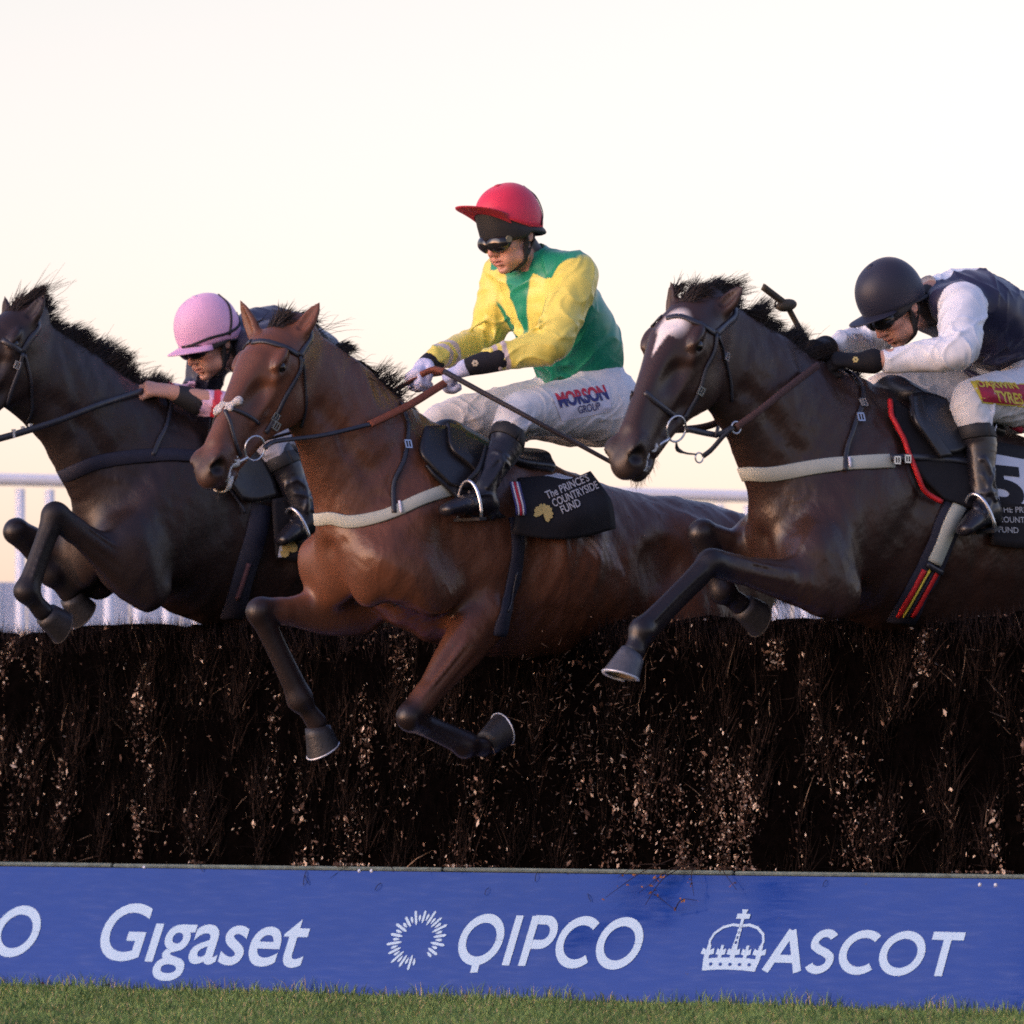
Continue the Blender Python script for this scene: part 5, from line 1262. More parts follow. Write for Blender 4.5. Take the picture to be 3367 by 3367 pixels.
M_WOOD = mat('whip_braid', (.030, .024, .028), .5, .4, var=.3, vscale=80, bump=.4, bscale=500)
M_PAD = mat('whip_pad', (.055, .045, .030), .6, .3, var=.3, vscale=60, bump=.3, bscale=200)

def hm(H, P):    # mirror in the plane of the head
    o = H.hp(0, 0, 0); ay = H.hax[1]; return [p-2*np.dot(p-o, ay)*ay for p in P]
def near_pts(F, pts): return [F.p(*q) for q in pts]
def mid(H, x, z=.12):  # point above the midline of the face
    return H.hp(x, 0, z)

def bridle(H, c):
    br = thing('bridle', tuple(V(*H.hp(.2, 0, 0)[:2], 0)), c['label'], 'bridle'); H.bridle = br
    bb = hits(H, c['brow']); 
    strap('browband', bb, H.bvh, .022, .005, M_STRAP, br, off=.002)
    if c.get('far', True): strap('browband', hm(H, [p for p in bb[1:]]), H.bvh, .022, .005, M_STRAP, br, off=.002)
    ck = hits(H, c['cheek']); strap('cheek_strap', ck, H.bvh, .017, .005, M_STRAP, br, off=.003)
    strap('cheek_strap', hm(H, ck), H.bvh, .017, .005, M_STRAP, br, off=.003)
    # headpiece over the poll
    a = ck[0]; b = hm(H, [a])[0]
    hh = hits(H, c['head']); strap('headpiece', [a]+hh+[(hh[-1]+hm(H, [hh[-1]])[0])/2+V(0, 0, .03)]+hm(H, hh[::-1])+[b], H.bvh, .026, .005, M_STRAP, br, off=.003)
    if c.get('throat'):
        th = hits(H, c['throat']); strap('throat_lash', th, H.bvh, .012, .004, M_STRAP, br, off=.004)
    if c.get('nose'):
        for pth in c['nose']:
            nb = hits(H, pth); strap('noseband', nb, H.bvh, c.get('nose_w', .020), .006, M_STRAP, br, off=.002); 
            if c.get('far', True): strap('noseband', hm(H, nb), H.bvh, c.get('nose_w', .020), .006, M_STRAP, br, off=.002)
    # bit rings and mouthpiece
    H.rings = []
    for s in (1, -1):
        rc = H.hp(c['ring'][0], s*c['ring'][1], c['ring'][2]); ax, ay, az = H.hax
        if 'ring_px' in c:
            d_ = ray(*c['ring_px']); o_ = H.hp(.4, c['ring'][1], 0); rc = CAM+d_*np.dot(o_-CAM, ay)/np.dot(d_, ay)
            if s < 0: rc = hm(H, [rc])[0]
        n = unit(ay*s+ax*.25); u = unit(ax-np.dot(ax, n)*n); v = np.cross(n, u)
        rg = ring('bit_ring', rc, u, v, c.get('ring_r', .040), .0036, M_STEEL, br); H.rings.append(rc)
        if s == 1:
            p0 = H.hp(c['ring'][0]+.045, s*.03, c['ring'][2]-.012); tube('bit_cheek', np.array([rc+u*.040, p0*.4+(rc+u*.04)*.6, p0]), .006, M_STEEL, rg)
    # buckles on the cheek
    for t in c.get('buckles', ()):
        p = hits(H, [t])
        if p: 
            _, nn, _, _ = H.bvh.find_nearest(Vector(p[0])); nn = np.array(nn); y = unit(ck[1]-ck[-2]); y = unit(y-np.dot(y, nn)*nn); buckle(p[0]+nn*.010, np.cross(y, nn), y, .020, .024, M_STEEL, br)
    return br

bridle(h2, dict(label='black bridle with a white fleece noseband pad on the bright bay horse', head=[(1003, 1142), (1022, 1112)], brow=[(830, 1128), (863, 1122), (933, 1140), (979, 1166)],
    cheek=[(985, 1172), (990, 1205), (965, 1257), (933, 1313), (900, 1380), (872, 1425)], throat=[(992, 1180), (1000, 1260), (1003, 1340), (990, 1405)],
    nose=[[(745, 1343), (793, 1356), (849, 1392), (893, 1440)], [(740, 1350), (758, 1400), (772, 1455), (790, 1500)]], nose_w=.014,
    ring=(.475, .064, -.052), ring_px=(838, 1474), ring_r=.041, buckles=[(903, 1370), (905, 1400)]))
S = SDF()
for i in range(20):
    p = h2.hp(.385+rng.uniform(-.026, .026), rng.uniform(-.034, .03), .064+rng.uniform(-.004, .003)); S.ell(p, (.006+rng.uniform(0, .004),)*3, None, .008)
for i in range(12):
    p = h2.hp(.352+rng.uniform(-.012, .012), .034+rng.uniform(-.008, .008), .055+rng.uniform(-.003, .003)); S.ell(p, (.009,)*3, None, .008)
v, f = S.mesh(.004, 1); add_mesh('noseband_pad', v, f, M_FLEECE, h2.bridle)
bridle(h3, dict(label='black bridle with open rein rings on the white-starred horse', head=[(2385, 1070), (2418, 1040)], brow=[(2192, 1048), (2239, 1040), (2299, 1065), (2350, 1096)],
    cheek=[(2354, 1098), (2346, 1158), (2318, 1214), (2295, 1298), (2262, 1354), (2248, 1378)], throat=[(2358, 1105), (2381, 1177), (2400, 1250), (2405, 1320)],
    nose=[[(2120, 1290), (2150, 1318), (2190, 1348), (2225, 1372)]], ring=(.455, .062, -.055), ring_px=(2224, 1410), ring_r=.042, buckles=[(2300, 1285), (2383, 1172)]))
bridle(h1, dict(label='dark bridle on the dark bay horse at the left edge', head=[(98, 1115), (122, 1088)], brow=[(5, 1118), (40, 1135), (70, 1158)], cheek=[(72, 1160), (65, 1205), (45, 1260), (20, 1330), (5, 1390)],
    throat=[(80, 1165), (100, 1260), (105, 1340), (90, 1385)], ring=(.455, .060, -.055), far=True, buckles=[(52, 1200)]))

def rein(H, pts, name, label, segs, nrm, widths):
    """segs: list of (i0, i1, material, part name)"""
    t = thing('rein', tuple(V(*pts[0][:2], 0)), label, 'rein')
    for i0, i1, m, nm, w_ in segs: free_strap(nm, pts[i0:i1+1], nrm, w_, .006, m, t)
    return t
F = F2
p0 = h2.rings[0]; P = [p0+F.L*.012-F.f*.03, F.p(905, 1452, .10), F.p(1060, 1432, .135), F.p(1215, 1396, .15), F.p(1340, 1335, .13), F.p(1430, 1280, .09), F.p(1490, 1242, .06)]
rein(h2, P, 'rein', 'near rein with an orange-brown rubber grip on the bright bay horse', [(0, 3, M_STRAP, 'leather'), (3, 6, M_GRIP, 'rubber_grip', )+() if False else (3, 6, M_GRIP, 'rubber_grip', .030)] if False else [(0, 3, M_STRAP, 'leather', .017), (3, 6, M_GRIP, 'rubber_grip', .028)], F.L*.8+V(0, 0, .6), None)
p0 = h2.rings[1]; P = [p0-F.L*.01, F.p(900, 1440, -.12), F.p(1120, 1380, -.15), F.p(1290, 1290, -.10), F.p(1375, 1245, -.06), F.p(1440, 1232, -.02), F.p(1475, 1236, .03)]
rein(h2, P, 'rein', 'far rein of the bright bay horse, looped between the white gloves', [(0, 2, M_STRAP, 'leather', .017), (2, 6, M_GRIP, 'rubber_grip', .026)], -F.L*.5+V(0, 0, .8), None)
F = F3
RB = F.p(2420, 1406, .16)
P = [RB, F.p(2500, 1348, .17), F.p(2600, 1268, .15), F.p(2690, 1200, .10)]
t = rein(h3, P, 'rein', 'near rein of the white-starred horse with its ring and coupling straps', [(0, 3, M_GRIP2, 'rubber_grip', .026)], F.L, None)
ax, ay, az = h3.hax
ring('rein_ring', RB, F.f, V(0, 0, 1), .019, .003, M_STEEL, t)
RR = h3.rings[0]; free_strap('leather', [RR-ax*0+F.L*.01-F.f*.035, F.p(2330, 1426, .13), F.p(2365, 1428, .14), RB+F.f*.015], F.L, .020, .005, M_STRAP, t)
free_strap('leather', [RB+F.f*.012, F.p(2380, 1432, .15), F.p(2340, 1478, .13), F.p(2312, 1500, .12)], F.L, .018, .005, M_STRAP, t)
free_strap('keeper', [F.p(2352, 1440, .145), F.p(2358, 1415, .145), F.p(2361, 1402, .145)], F.L, .014, .005, M_STRAP, t)
ring('rein_ring', F.p(2299, 1505, .11), F.f, V(0, 0, 1), .016, .0028, M_STEEL, t)
tube('cord', resample([RR-V(0, 0, .045), F.p(2228, 1478, .10), F.p(2255, 1490, .11), F.p(2290, 1494, .11)], .01), np.interp(np.linspace(0, 1, len(resample([RR-V(0, 0, .045), F.p(2228, 1478, .10), F.p(2255, 1490, .11), F.p(2290, 1494, .11)], .01))), [0, .25, .35, .5, 1], [.003, .007, .008, .004, .003]), M_STRAP, t)
P = [h3.rings[1], F.p(2330, 1400, -.15), F.p(2500, 1300, -.16), F.p(2660, 1140, -.06)]
rein(h3, P, 'rein', 'far rein of the white-starred horse, mostly hidden by its neck', [(0, 3, M_GRIP2, 'rubber_grip', .024)], -F.L, None)
F = F1
P = [F.p(-40, 1452, .10), F.p(60, 1425, .13), F.p(200, 1380, .15), F.p(330, 1330, .14), F.p(470, 1285, .08)]
t = rein(h1, P, 'rein', 'dark rein drawn across the neck of the horse at the left edge', [(0, 4, M_STRAP, 'leather', .024)], F.L, None)
for px in (45, 75, 100): 
    p = F.p(px, 1425-(px-45)*.32, .128); v, f_ = box_geo(p, (F.f, F.L, V(0, 0, 1)), (.012, .010, .030)); add_mesh('rein_stop', v, f_, M_STEEL, t, smooth=False)

# ---- breast girths
def breast(H, label, pts, w_, m, neck=None, bk=None, end=None):
    t = thing('breast_girth', tuple(V(*H.torso[0][0][:2], 0)), label, 'breast girth'); P = hits(H, pts)
    far = [H.F.mirror(p) for p in P if H.F.lat(p) > .03][::-1]
    lim = max(.10, -min(H.F.lat(p) for p in P)+.03)
    strap('chest_band', [H.F.mirror(p) for p in P if H.F.lat(p) > lim][::-1]+P, H.bvh, w_, .006, m, t, off=.003, step=.018)
    if neck:
        N = hits(H, neck); strap('neck_strap', N, H.bvh, .018, .005, M_STRAP, t, off=.008); top = N[0]
        strap('neck_strap', [N[0], H.F.mirror(N[0])*.5+N[0]*.5+V(0, 0, .05), H.F.mirror(N[0])], H.bvh, .018, .005, M_STRAP, t, off=.006)
        for q in bk or ():
            p = hits(H, [q])[0]; _, nn, _, _ = H.bvh.find_nearest(Vector(p)); nn = np.array(nn); y = unit(V(0, 0, 1)-nn[2]*nn); buckle(p+nn*.016, np.cross(y, nn), y, .022, .026, M_STEEL, t)
    return t
t2 = breast(h2, 'cream elastic breast girth round the chest of the bright bay horse', [(1022, 1668), (1080, 1702), (1144, 1718), (1250, 1700), (1330, 1668), (1440, 1622), (1560, 1590)], .046, M_ELAS,
    [(1338, 1390), (1335, 1466), (1324, 1522), (1293, 1592), (1296, 1690)], [(1335, 1466)])
free = hits(h2, [(1312, 1652), (1318, 1690)]); strap('white_tab', free, h2.bvh, .010, .003, M_WHITE, t2, off=.013)
t3 = breast(h3, 'cream elastic breast girth buckled to the saddle of the rightmost horse', [(2450, 1556), (2532, 1560), (2649, 1541), (2740, 1528), (2835, 1521), (2935, 1517)], .051, M_ELAS,
    [(2832, 1275), (2835, 1312), (2830, 1340), (2812, 1387), (2784, 1466), (2777, 1550)], [(2831, 1332), (2824, 1378)])
strap('white_tab', hits(h3, [(2788, 1508), (2792, 1540)]), h3.bvh, .010, .003, M_WHITE, t3, off=.013)
sp_ = hits(h3, [(2915, 1514), (2960, 1510), (3040, 1510), (3110, 1518), (3200, 1530)]); strap('girth_tab', sp_, h3.bvh, .026, .007, M_STRAP, t3, off=.022)
for q in ((2962, 1510), (2928, 1514)): 
    p = hits(h3, [q])[0]; buckle(p+F3.L*.034, F3.f, V(0, 0, 1), .022, .022, M_STEEL, t3)
breast(h1, 'dark navy breast girth on the horse at the left edge', [(225, 1560), (290, 1530), (362, 1512), (518, 1497), (631, 1500), (720, 1510)], .052, M_NAVY,
    [(560, 1330), (545, 1400), (520, 1450), (500, 1500)], [(570, 1350)] if False else None)

# ---- saddles and cloths
def drape(H, rows, off, lat=.22):
    F = H.F; out = []
    for r in rows:
        rr = []
        for q in r:
            p = F.p(q[0], q[1], q[2] if len(q) > 2 else lat); l, n, i, d = H.bvh.find_nearest(Vector(p)); l = np.array(l); n = np.array(n)
            rr.append(l+n*off)
        out.append(rr)
    return out
def decal(bvh, txt_vf, bl, brr, up, m, parent, name='lettering', off=.0025, cap=.73, split=None):
    """print a flat outline on to a surface: foot left, foot right and the cap-height offset, as seen"""
    v, f = txt_vf
    if split is None: v, f = cut_y((v, f), [.2, .4, .6], np.arange(v[:, 0].min()+.15, v[:, 0].max(), .15))
    x0, x1 = v[:, 0].min(), v[:, 0].max(); bl, brr, up = np.array(bl, float), np.array(brr, float), np.array(up, float)
    out = []
    for a in v:
        q = bl+(brr-bl)*(a[0]-x0)/(x1-x0)+up*a[1]/cap; d = ray(*q); l, n, i, t = bvh.ray_cast(Vector(CAM), Vector(d))
        out.append(None if l is None else np.array(l)-unit(d)*off)
    good = [i for i, p in enumerate(out) if p is not None]
    if not good: print('decal miss', name); return None
    mp = {i: k for k, i in enumerate(good)}; ff = [[mp[i] for i in p] for p in f if all(i in mp for i in p)]
    fm = None; mats = [m] if not isinstance(m, list) else m
    if split is not None: fm = [0 if np.mean([v[i][1] for i in p]) > split else 1 for p in f if all(i in mp for i in p)]
    return add_mesh(name, [out[i] for i in good], ff, mats[0], parent, smooth=False, fmat=fm, mats=mats)
def cut_y(vf, ys, xs=()):
    bm = bmesh.new(); vs = [bm.verts.new(tuple(a)) for a in vf[0]]
    for p in vf[1]:
        try: bm.faces.new([vs[i] for i in p])
        except ValueError: pass
    for y in ys: bmesh.ops.bisect_plane(bm, geom=bm.verts[:]+bm.edges[:]+bm.faces[:], plane_co=(0, y, 0), plane_no=(0, 1, 0))
    for x in xs: bmesh.ops.bisect_plane(bm, geom=bm.verts[:]+bm.edges[:]+bm.faces[:], plane_co=(x, 0, 0), plane_no=(1, 0, 0))
    bm.verts.index_update(); v = np.array([q.co[:] for q in bm.verts]); f = [[q.index for q in p.verts] for p in bm.faces]; bm.free(); return v, f
def quad_patch(bvh, corners, m, parent, name, off=.0015, n=14, th=None):
    """cloth patch sewn on: four corners tl, tr, br, bl as seen"""
    c = [np.array(q, float) for q in corners]; V_ = []; F_ = []; idx = {}
    for j in range(n):
        for i in range(n):
            u, w_ = i/(n-1), j/(n-1); q = (c[0]*(1-u)+c[1]*u)*(1-w_)+(c[3]*(1-u)+c[2]*u)*w_; d = ray(*q); l, nn, k, t = bvh.ray_cast(Vector(CAM), Vector(d))
            if l is not None: idx[i, j] = len(V_); V_.append(np.array(l)-unit(d)*off)
    for j in range(n-1):
        for i in range(n-1):
            q = [(i, j), (i, j+1), (i+1, j+1), (i+1, j)]
            if all(k in idx for k in q): F_.append([idx[k] for k in q])
    return add_mesh(name, V_, F_, m, parent)
def stirrup(c, up, side, fw, parent, w_=.060, h_=.115):
    """iron: an arch with a flat tread"""
    P = [c+side*w_*math.cos(a)+up*(h_*math.sin(a)**.8) for a in np.linspace(0.0, math.pi, 24)]
    o = tube('stirrup_iron', np.array(P), .006, M_STEEL, parent); v, f = box_geo(c-up*.004, (side, up, fw), (w_*2+.012, .010, .035)); add_mesh('tread', v, f, M_RUB, o, smooth=False); return o
def saddle_blob(H, label, px_c, lift=.03):
    """seat and tree under the rider"""
    F = H.F; t = thing('saddle', tuple(V(*H.torso[3][0][:2], 0)), label, 'saddle'); S = SDF()
    (a, b, c_) = [F.p(*q) for q in px_c]
    S.chain([(a, .06, .035), (b-V(0, 0, .02), .115, .032), (c_, .13, .028)], F.L, .03, 4); S.chain([(a-V(0, 0, .03), .12, .05), (b-V(0, 0, .05), .17, .045), (c_-V(0, 0, .04), .16, .04)], F.L, .03, 4)
    v, f = S.mesh(.007, 2); add_mesh('seat', v, f, M_SADDLE, t); return t
# middle horse
sd2 = saddle_blob(h2, 'black racing saddle and girth on the bright bay horse', [(1470, 1412, 0), (1600, 1470, 0), (1730, 1500, 0)])
grid_panel('flap', drape(h2, [[(1395, 1405, .12), (1470, 1395, .12), (1560, 1430, .14), (1620, 1470, .16)], [(1405, 1460), (1490, 1460), (1580, 1490), (1625, 1510)], [(1420, 1525), (1500, 1535), (1580, 1545), (1630, 1550)], [(1475, 1600), (1530, 1610), (1585, 1605), (1625, 1590)]], .030), M_SADDLE, sd2, .014)
grid_panel('knee_roll', drape(h2, [[(1470, 1400, .12), (1500, 1405, .12), (1525, 1420, .14)], [(1500, 1460), (1530, 1465), (1555, 1480)], [(1545, 1530), (1570, 1530), (1590, 1535)], [(1580, 1585), (1595, 1582), (1605, 1575)]], .046), M_SADDLE, sd2, .016)
grid_panel('sweat_flap', drape(h2, [[(1410, 1515), (1470, 1530), (1550, 1570)], [(1435, 1575), (1490, 1600), (1560, 1620)], [(1480, 1625), (1530, 1645), (1585, 1650)], [(1530, 1700), (1580, 1715), (1640, 1710)]], .022), M_SADDLE, sd2, .010)
strap('girth', hits(h2, [(1690, 1700), (1700, 1770), (1698, 1834), (1680, 1930), (1655, 2030), (1640, 2090)]), h2.bvh, .060, .008, M_NAVY, sd2, off=.003)
strap('girth_edge', hits(h2, [(1660, 2012), (1672, 1970), (1684, 1920), (1692, 1880)]), h2.bvh, .008, .004, M_STRAP, sd2, off=.012)
g2 = j2.g; fw = unit(g2['toeL']-g2['ankleL']); sole = unit(np.cross(fw, F2.L)); sole = sole if sole[2] < 0 else -sole
stirrup(g2['ankleL']+fw*.075+sole*.092, -sole, unit(np.cross(sole, fw)), fw, sd2, .054, .125)
free_strap('stirrup_leather', [F2.p(1600, 1470, .22), F2.p(1575, 1540, .27), g2['ankleL']+fw*.075-sole*.03], F2.L, .022, .005, M_SADDLE, sd2)
cl2 = thing('saddle_cloth', tuple(V(*h2.torso[4][0][:2], 0)), 'black saddle cloth with pale lettering and a gold flower on the bright bay horse', 'saddle cloth')
_, A, N = grid_panel('cloth', [near_pts(F2, r) for r in ([(1700, 1575, .20), (1790, 1568, .23), (1865, 1578, .26), (1940, 1549, .28)], [(1700, 1630, .265), (1800, 1632, .285), (1895, 1622, .30), (1998, 1630, .305)],
     [(1695, 1695, .285), (1800, 1712, .31), (1905, 1695, .335), (2014, 1672, .315)], [(1685, 1755, .275), (1800, 1772, .315), (1905, 1768, .325), (2022, 1738, .31)])], M_CLOTH, cl2, .010)
nr, nc = A.shape[:2]; bv = bvh_of((A).reshape(-1, 3), [[i*nc+j, i*nc+j+1, (i+1)*nc+j+1, (i+1)*nc+j] for i in range(nr-1) for j in range(nc-1)])
up = (-11, -25)
decal(bv, text_geo("The PRINCE'S", 3, .012), (1800, 1641), (1940, 1580), up, M_PRINT, cl2, off=.011)
decal(bv, text_geo("COUNTRYSIDE", 3, .012), (1822, 1667), (1970, 1604), up, M_PRINT, cl2, off=.011)
decal(bv, text_geo("FUND", 3, .012), (1850, 1689), (1912, 1662), up, M_PRINT, cl2, off=.011)
for k, (cx, cy, a0) in enumerate(((1758, 1672, 185), (1776, 1665, 235), (1797, 1668, 290), (1811, 1684, 345), (1806, 1702, 40))):
    v = [(0, 0)]+[((.6+.4*math.cos(a*1.0))*0+math.cos(R(t))*1.0, math.sin(R(t))*(.8)+0) for t in []]
    pet = [(0, 0, 0)]+[(x, y, 0) for x, y in ((.35, .28), (.75, .48), (1.05, .36), (1.0, .10), (.90, 0), (1.0, -.10), (1.05, -.36), (.75, -.48), (.35, -.28))]
    ca, sa = math.cos(R(a0)), math.sin(R(a0)); ctr = V(1787, 1688); r_ = 30
    q = np.array([(ctr[0]+r_*(x*ca-y*sa), ctr[1]+r_*(x*sa+y*ca)) for x, y, _ in pet])
    pv = []
    for a in q: d = ray(*a); l, n, i, t = bv.ray_cast(Vector(CAM), Vector(d)); pv.append(np.array(l)-unit(d)*(.009+.0006*k) if l else CAM+d*23.6)
    add_mesh('gold_petal', pv, [[0, i, i+1] for i in range(1, 9)], M_GOLD, cl2, smooth=False)
wc = thing('weight_cloth', tuple(V(*h2.torso[4][0][:2], 0)), 'folded pale cloth edge and striped ribbon behind the red-capped jockey', 'cloth')
grid_panel('fold', near_pts(F2, [(1720, 1562, .10), (1760, 1556, .12), (1810, 1552, .12), (1880, 1572, .14)]) and [near_pts(F2, [(1720, 1562, .08), (1765, 1552, .10), (1815, 1550, .10), (1882, 1572, .12)]), near_pts(F2, [(1722, 1575, .15), (1770, 1572, .17), (1820, 1575, .18), (1880, 1590, .20)])], M_WCLOTH, wc, .008)
for k, (m, dx) in enumerate(((M_PNAVY, -13), (M_WHITE, -7), (M_PRED, 1), (M_WHITE, 9), (M_PNAVY, 15))):
    free_strap('ribbon_stripe', near_pts(F2, [(1690+dx, 1585, .275), (1700+dx, 1625, .29), (1710+dx, 1665, .30), (1712+dx, 1694, .30)]), F2.L, .0075 if m is not M_PRED else .012, .003, m, wc)
# right horse
sd3 = saddle_blob(h3, 'black saddle with striped girth on the rightmost horse', [(2935, 1268, 0), (3060, 1330, 0), (3200, 1385, 0)])
grid_panel('flap', drape(h3, [[(3005, 1285, .14), (3060, 1262, .14), (3130, 1285, .16)], [(3012, 1350), (3090, 1335), (3165, 1350)], [(3040, 1430), (3115, 1420), (3185, 1410)], [(3075, 1495), (3130, 1500), (3180, 1470)]], .040), M_SADDLE, sd3, .018)
grid_panel('knee_roll', drape(h3, [[(2995, 1300, .15), (3010, 1290, .15), (3030, 1285, .15)], [(3010, 1380), (3030, 1375), (3048, 1370)], [(3040, 1460), (3058, 1455), (3075, 1450)], [(3075, 1510), (3088, 1510), (3098, 1508)]], .052), M_SADDLE, sd3, .018)
grid_panel('numnah', drape(h3, [[(2940, 1300, .13), (3050, 1310), (3180, 1360)], [(2965, 1380), (3070, 1400), (3200, 1440)], [(2992, 1480), (3090, 1500), (3210, 1530)], [(3018, 1565), (3110, 1590), (3220, 1620)], [(3090, 1650), (3150, 1670), (3225, 1690)]], .016), M_CLOTH, sd3, .012)
strap('red_piping', near_pts(F3, [(2936, 1296, .16), (2961, 1350, .22), (2984, 1419, .23), (2998, 1494, .235), (3012, 1555, .24), (3038, 1610, .245), (3094, 1652, .25)]), h3.bvh, .017, .010, M_RED, sd3, off=.020)
strap('girth', hits(h3, [(3155, 1650), (3123, 1705), (3090, 1790), (3045, 1890), (3006, 1955), (2960, 2045)]), h3.bvh, .105, .008, M_NAVY, sd3, off=.003)
strap('girth_webbing', hits(h3, [(3150, 1660), (3128, 1700), (3100, 1770), (3066, 1850)]), h3.bvh, .058, .008, M_ELAS, sd3, off=.010)
for dx, m, w_ in ((-24, M_RED, .020), (-8, M_YEL, .008), (6, M_NAVY, .008), (22, M_RED, .020)):
    strap('girth_stripe', hits(h3, [(3058+dx, 1872), (3030+dx, 1920), (3002+dx, 1970), (2975+dx, 2020)]), h3.bvh, w_, .006, m, sd3, off=.011)
strap('girth_buckle', hits(h3, [(3038, 1852), (3060, 1864), (3090, 1878)]), h3.bvh, .02, .008, M_STRAP, sd3, off=.017)
g3 = j3.g; fw = unit(g3['toeL']-g3['ankleL']); sole = unit(np.cross(fw, F3.L)); sole = sole if sole[2] < 0 else -sole
stirrup(g3['ankleL']+fw*.06+sole*.090, -sole, unit(np.cross(sole, fw)), fw, sd3, .054, .125)
nc3 = thing('number_cloth', tuple(V(*h3.torso[4][0][:2], 0)), 'white and black number cloth with a black five behind the rightmost rider', 'number cloth')
_, A, N = grid_panel('cloth', drape(h3, [[(3215, 1478, .16), (3290, 1492, .16), (3380, 1512, .16), (3480, 1530, .16)], [(3225, 1560, .25), (3300, 1570, .25), (3390, 1580, .25), (3490, 1590, .25)], [(3240, 1640, .27), (3310, 1650, .27), (3400, 1660, .27), (3500, 1668, .27)], [(3250, 1658, .27), (3320, 1668, .27), (3410, 1676, .27), (3500, 1684, .27)], [(3255, 1790, .27), (3330, 1795, .27), (3420, 1800, .27), (3510, 1805, .27)]], .028), M_CLOTH, nc3, .010)
nr, nc = A.shape[:2]; bv = bvh_of((A).reshape(-1, 3), [[i*nc+j, i*nc+j+1, (i+1)*nc+j+1, (i+1)*nc+j] for i in range(nr-1) for j in range(nc-1)])
quad_patch(bv, [(3236, 1486), (3420, 1520), (3440, 1660), (3288, 1652)], M_WCLOTH, nc3, 'white_panel', .010)
decal(bv, text_geo('5', 6, .05), (3252, 1652), (3372, 1665), (-14, -128), M_CLOTH, nc3, 'numeral', .013)
for txt, x0, x1, y, dy in (("THE PRINCE'S", 3284, 3440, 1684, 3), ('COUNTRYSIDE', 3284, 3446, 1717, 4), ('FUND', 3284, 3350, 1750, 3)):
    decal(bv, text_geo(txt, 3, .008), (x0, y), (x1, y+dy), (-2, -20), M_PRINT, nc3, off=.010)
strap('red_roll', drape(h3, [[(3225, 1462, .05), (3265, 1470, .06), (3290, 1490, .10)]], .03)[0], h3.bvh, .05, .02, M_CRIM, nc3, off=.03)
# left horse
sd1 = saddle_blob(h1, 'black saddle partly hidden behind the bay head', [(690, 1345, 0), (810, 1400, 0), (940, 1430, 0)])
grid_panel('flap', drape(h1, [[(690, 1375, .14), (760, 1350, .14), (850, 1380, .16)], [(690, 1470), (780, 1470), (870, 1470)], [(720, 1560), (800, 1570), (880, 1560)], [(780, 1650), (830, 1655), (890, 1640)]], .03), M_SADDLE, sd1, .014)
strap('girth', hits(h1, [(860, 1660), (845, 1740), (820, 1830), (790, 1930), (760, 2030)]), h1.bvh, .085, .008, M_NAVY, sd1, off=.003)
strap('girth_webbing', hits(h1, [(815, 1850), (795, 1910), (775, 1965)]), h1.bvh, .018, .006, mat('dull_rose_webbing', (.10, .05, .06), .8, .2), sd1, off=.012)
strap('girth_tab', hits(h1, [(735, 1590), (770, 1640), (800, 1690)]), h1.bvh, .014, .006, M_STRAP, sd1, off=.012)
g1 = j1.g; fw = unit(g1['toeL']-g1['ankleL']); sole = unit(np.cross(fw, F1.L)); sole = sole if sole[2] < 0 else -sole
stirrup(g1['ankleL']+fw*.06+sole*.088, -sole, unit(np.cross(sole, fw)), fw, sd1, .050, .12)
cl1 = thing('saddle_cloth', tuple(V(*h1.torso[4][0][:2], 0)), 'black saddle cloth with a gold flower beside the bay chest, on the left horse', 'saddle cloth')
_, A, N = grid_panel('cloth', drape(h1, [[(900, 1640, .27), (980, 1630, .27), (1080, 1640, .27)], [(905, 1720, .28), (985, 1720, .28), (1090, 1730, .28)], [(915, 1840, .28), (1000, 1850, .28), (1100, 1850, .28)]], .03), M_CLOTH, cl1, .010)
nr, nc = A.shape[:2]; bv = bvh_of((A).reshape(-1, 3), [[i*nc+j, i*nc+j+1, (i+1)*nc+j+1, (i+1)*nc+j] for i in range(nr-1) for j in range(nc-1)])
quad_patch(bv, [(924, 1762), (934, 1765), (926, 1832), (914, 1832)], M_WCLOTH, cl1, 'white_edge', .010, 5)
for k, (dx, dy) in enumerate(((-14, 18), (-8, 2), (8, -10), (14, 2))):
    q = [(950+dx+15*math.cos(a), 1800+dy+15*math.sin(a)) for a in np.linspace(0, 6.28, 10)[:-1]]; pv = []
    for a in q: d = ray(*a); l, n, i, t = bv.ray_cast(Vector(CAM), Vector(d)); pv.append(np.array(l)-unit(d)*(.010+.0006*k) if l else CAM+d*25)
    add_mesh('gold_petal', pv, [list(range(len(pv)))], M_GOLD, cl1, smooth=False)

# ---- print on the riders' breeches, gloves and caps
quad_patch(j2.bvh_br, [(1815, 1300), (2002, 1268), (2012, 1352), (1848, 1386)], M_WHITE, j2.breeches, 'sponsor_patch', .003)
decal(j2.bvh_br, cut_y(text_geo('MORSON', 4, .04), [.18, .36, .54], np.arange(.1, 5, .12)), (1842, 1338), (2004, 1310), (-18, -46), [M_PRED, M_PNAVY], j2.breeches, 'lettering', .0065, split=.37)
decal(j2.bvh_br, text_geo('GROUP', 4, .004), (1904, 1360), (1976, 1346), (-4, -26), M_PNAVY, j2.breeches, 'lettering', .0065)
quad_patch(j3.bvh_br, [(3190, 1252), (3400, 1262), (3420, 1345), (3232, 1326)], M_YEL, j3.breeches, 'patch_border', .003)
quad_patch(j3.bvh_br, [(3212, 1256), (3396, 1266), (3414, 1339), (3234, 1321)], M_CRIM, j3.breeches, 'sponsor_patch', .0055)
decal(j3.bvh_br, text_geo('TYRES', 4, .03), (3278, 1318), (3368, 1330), (-10, -36), M_YEL, j3.breeches, 'lettering', .008)
decal(j3.bvh_br, text_geo('DARWIN', 4, .03), (3222, 1271), (3352, 1278), (-16, -22), M_YEL, j3.breeches, 'lettering', .008)
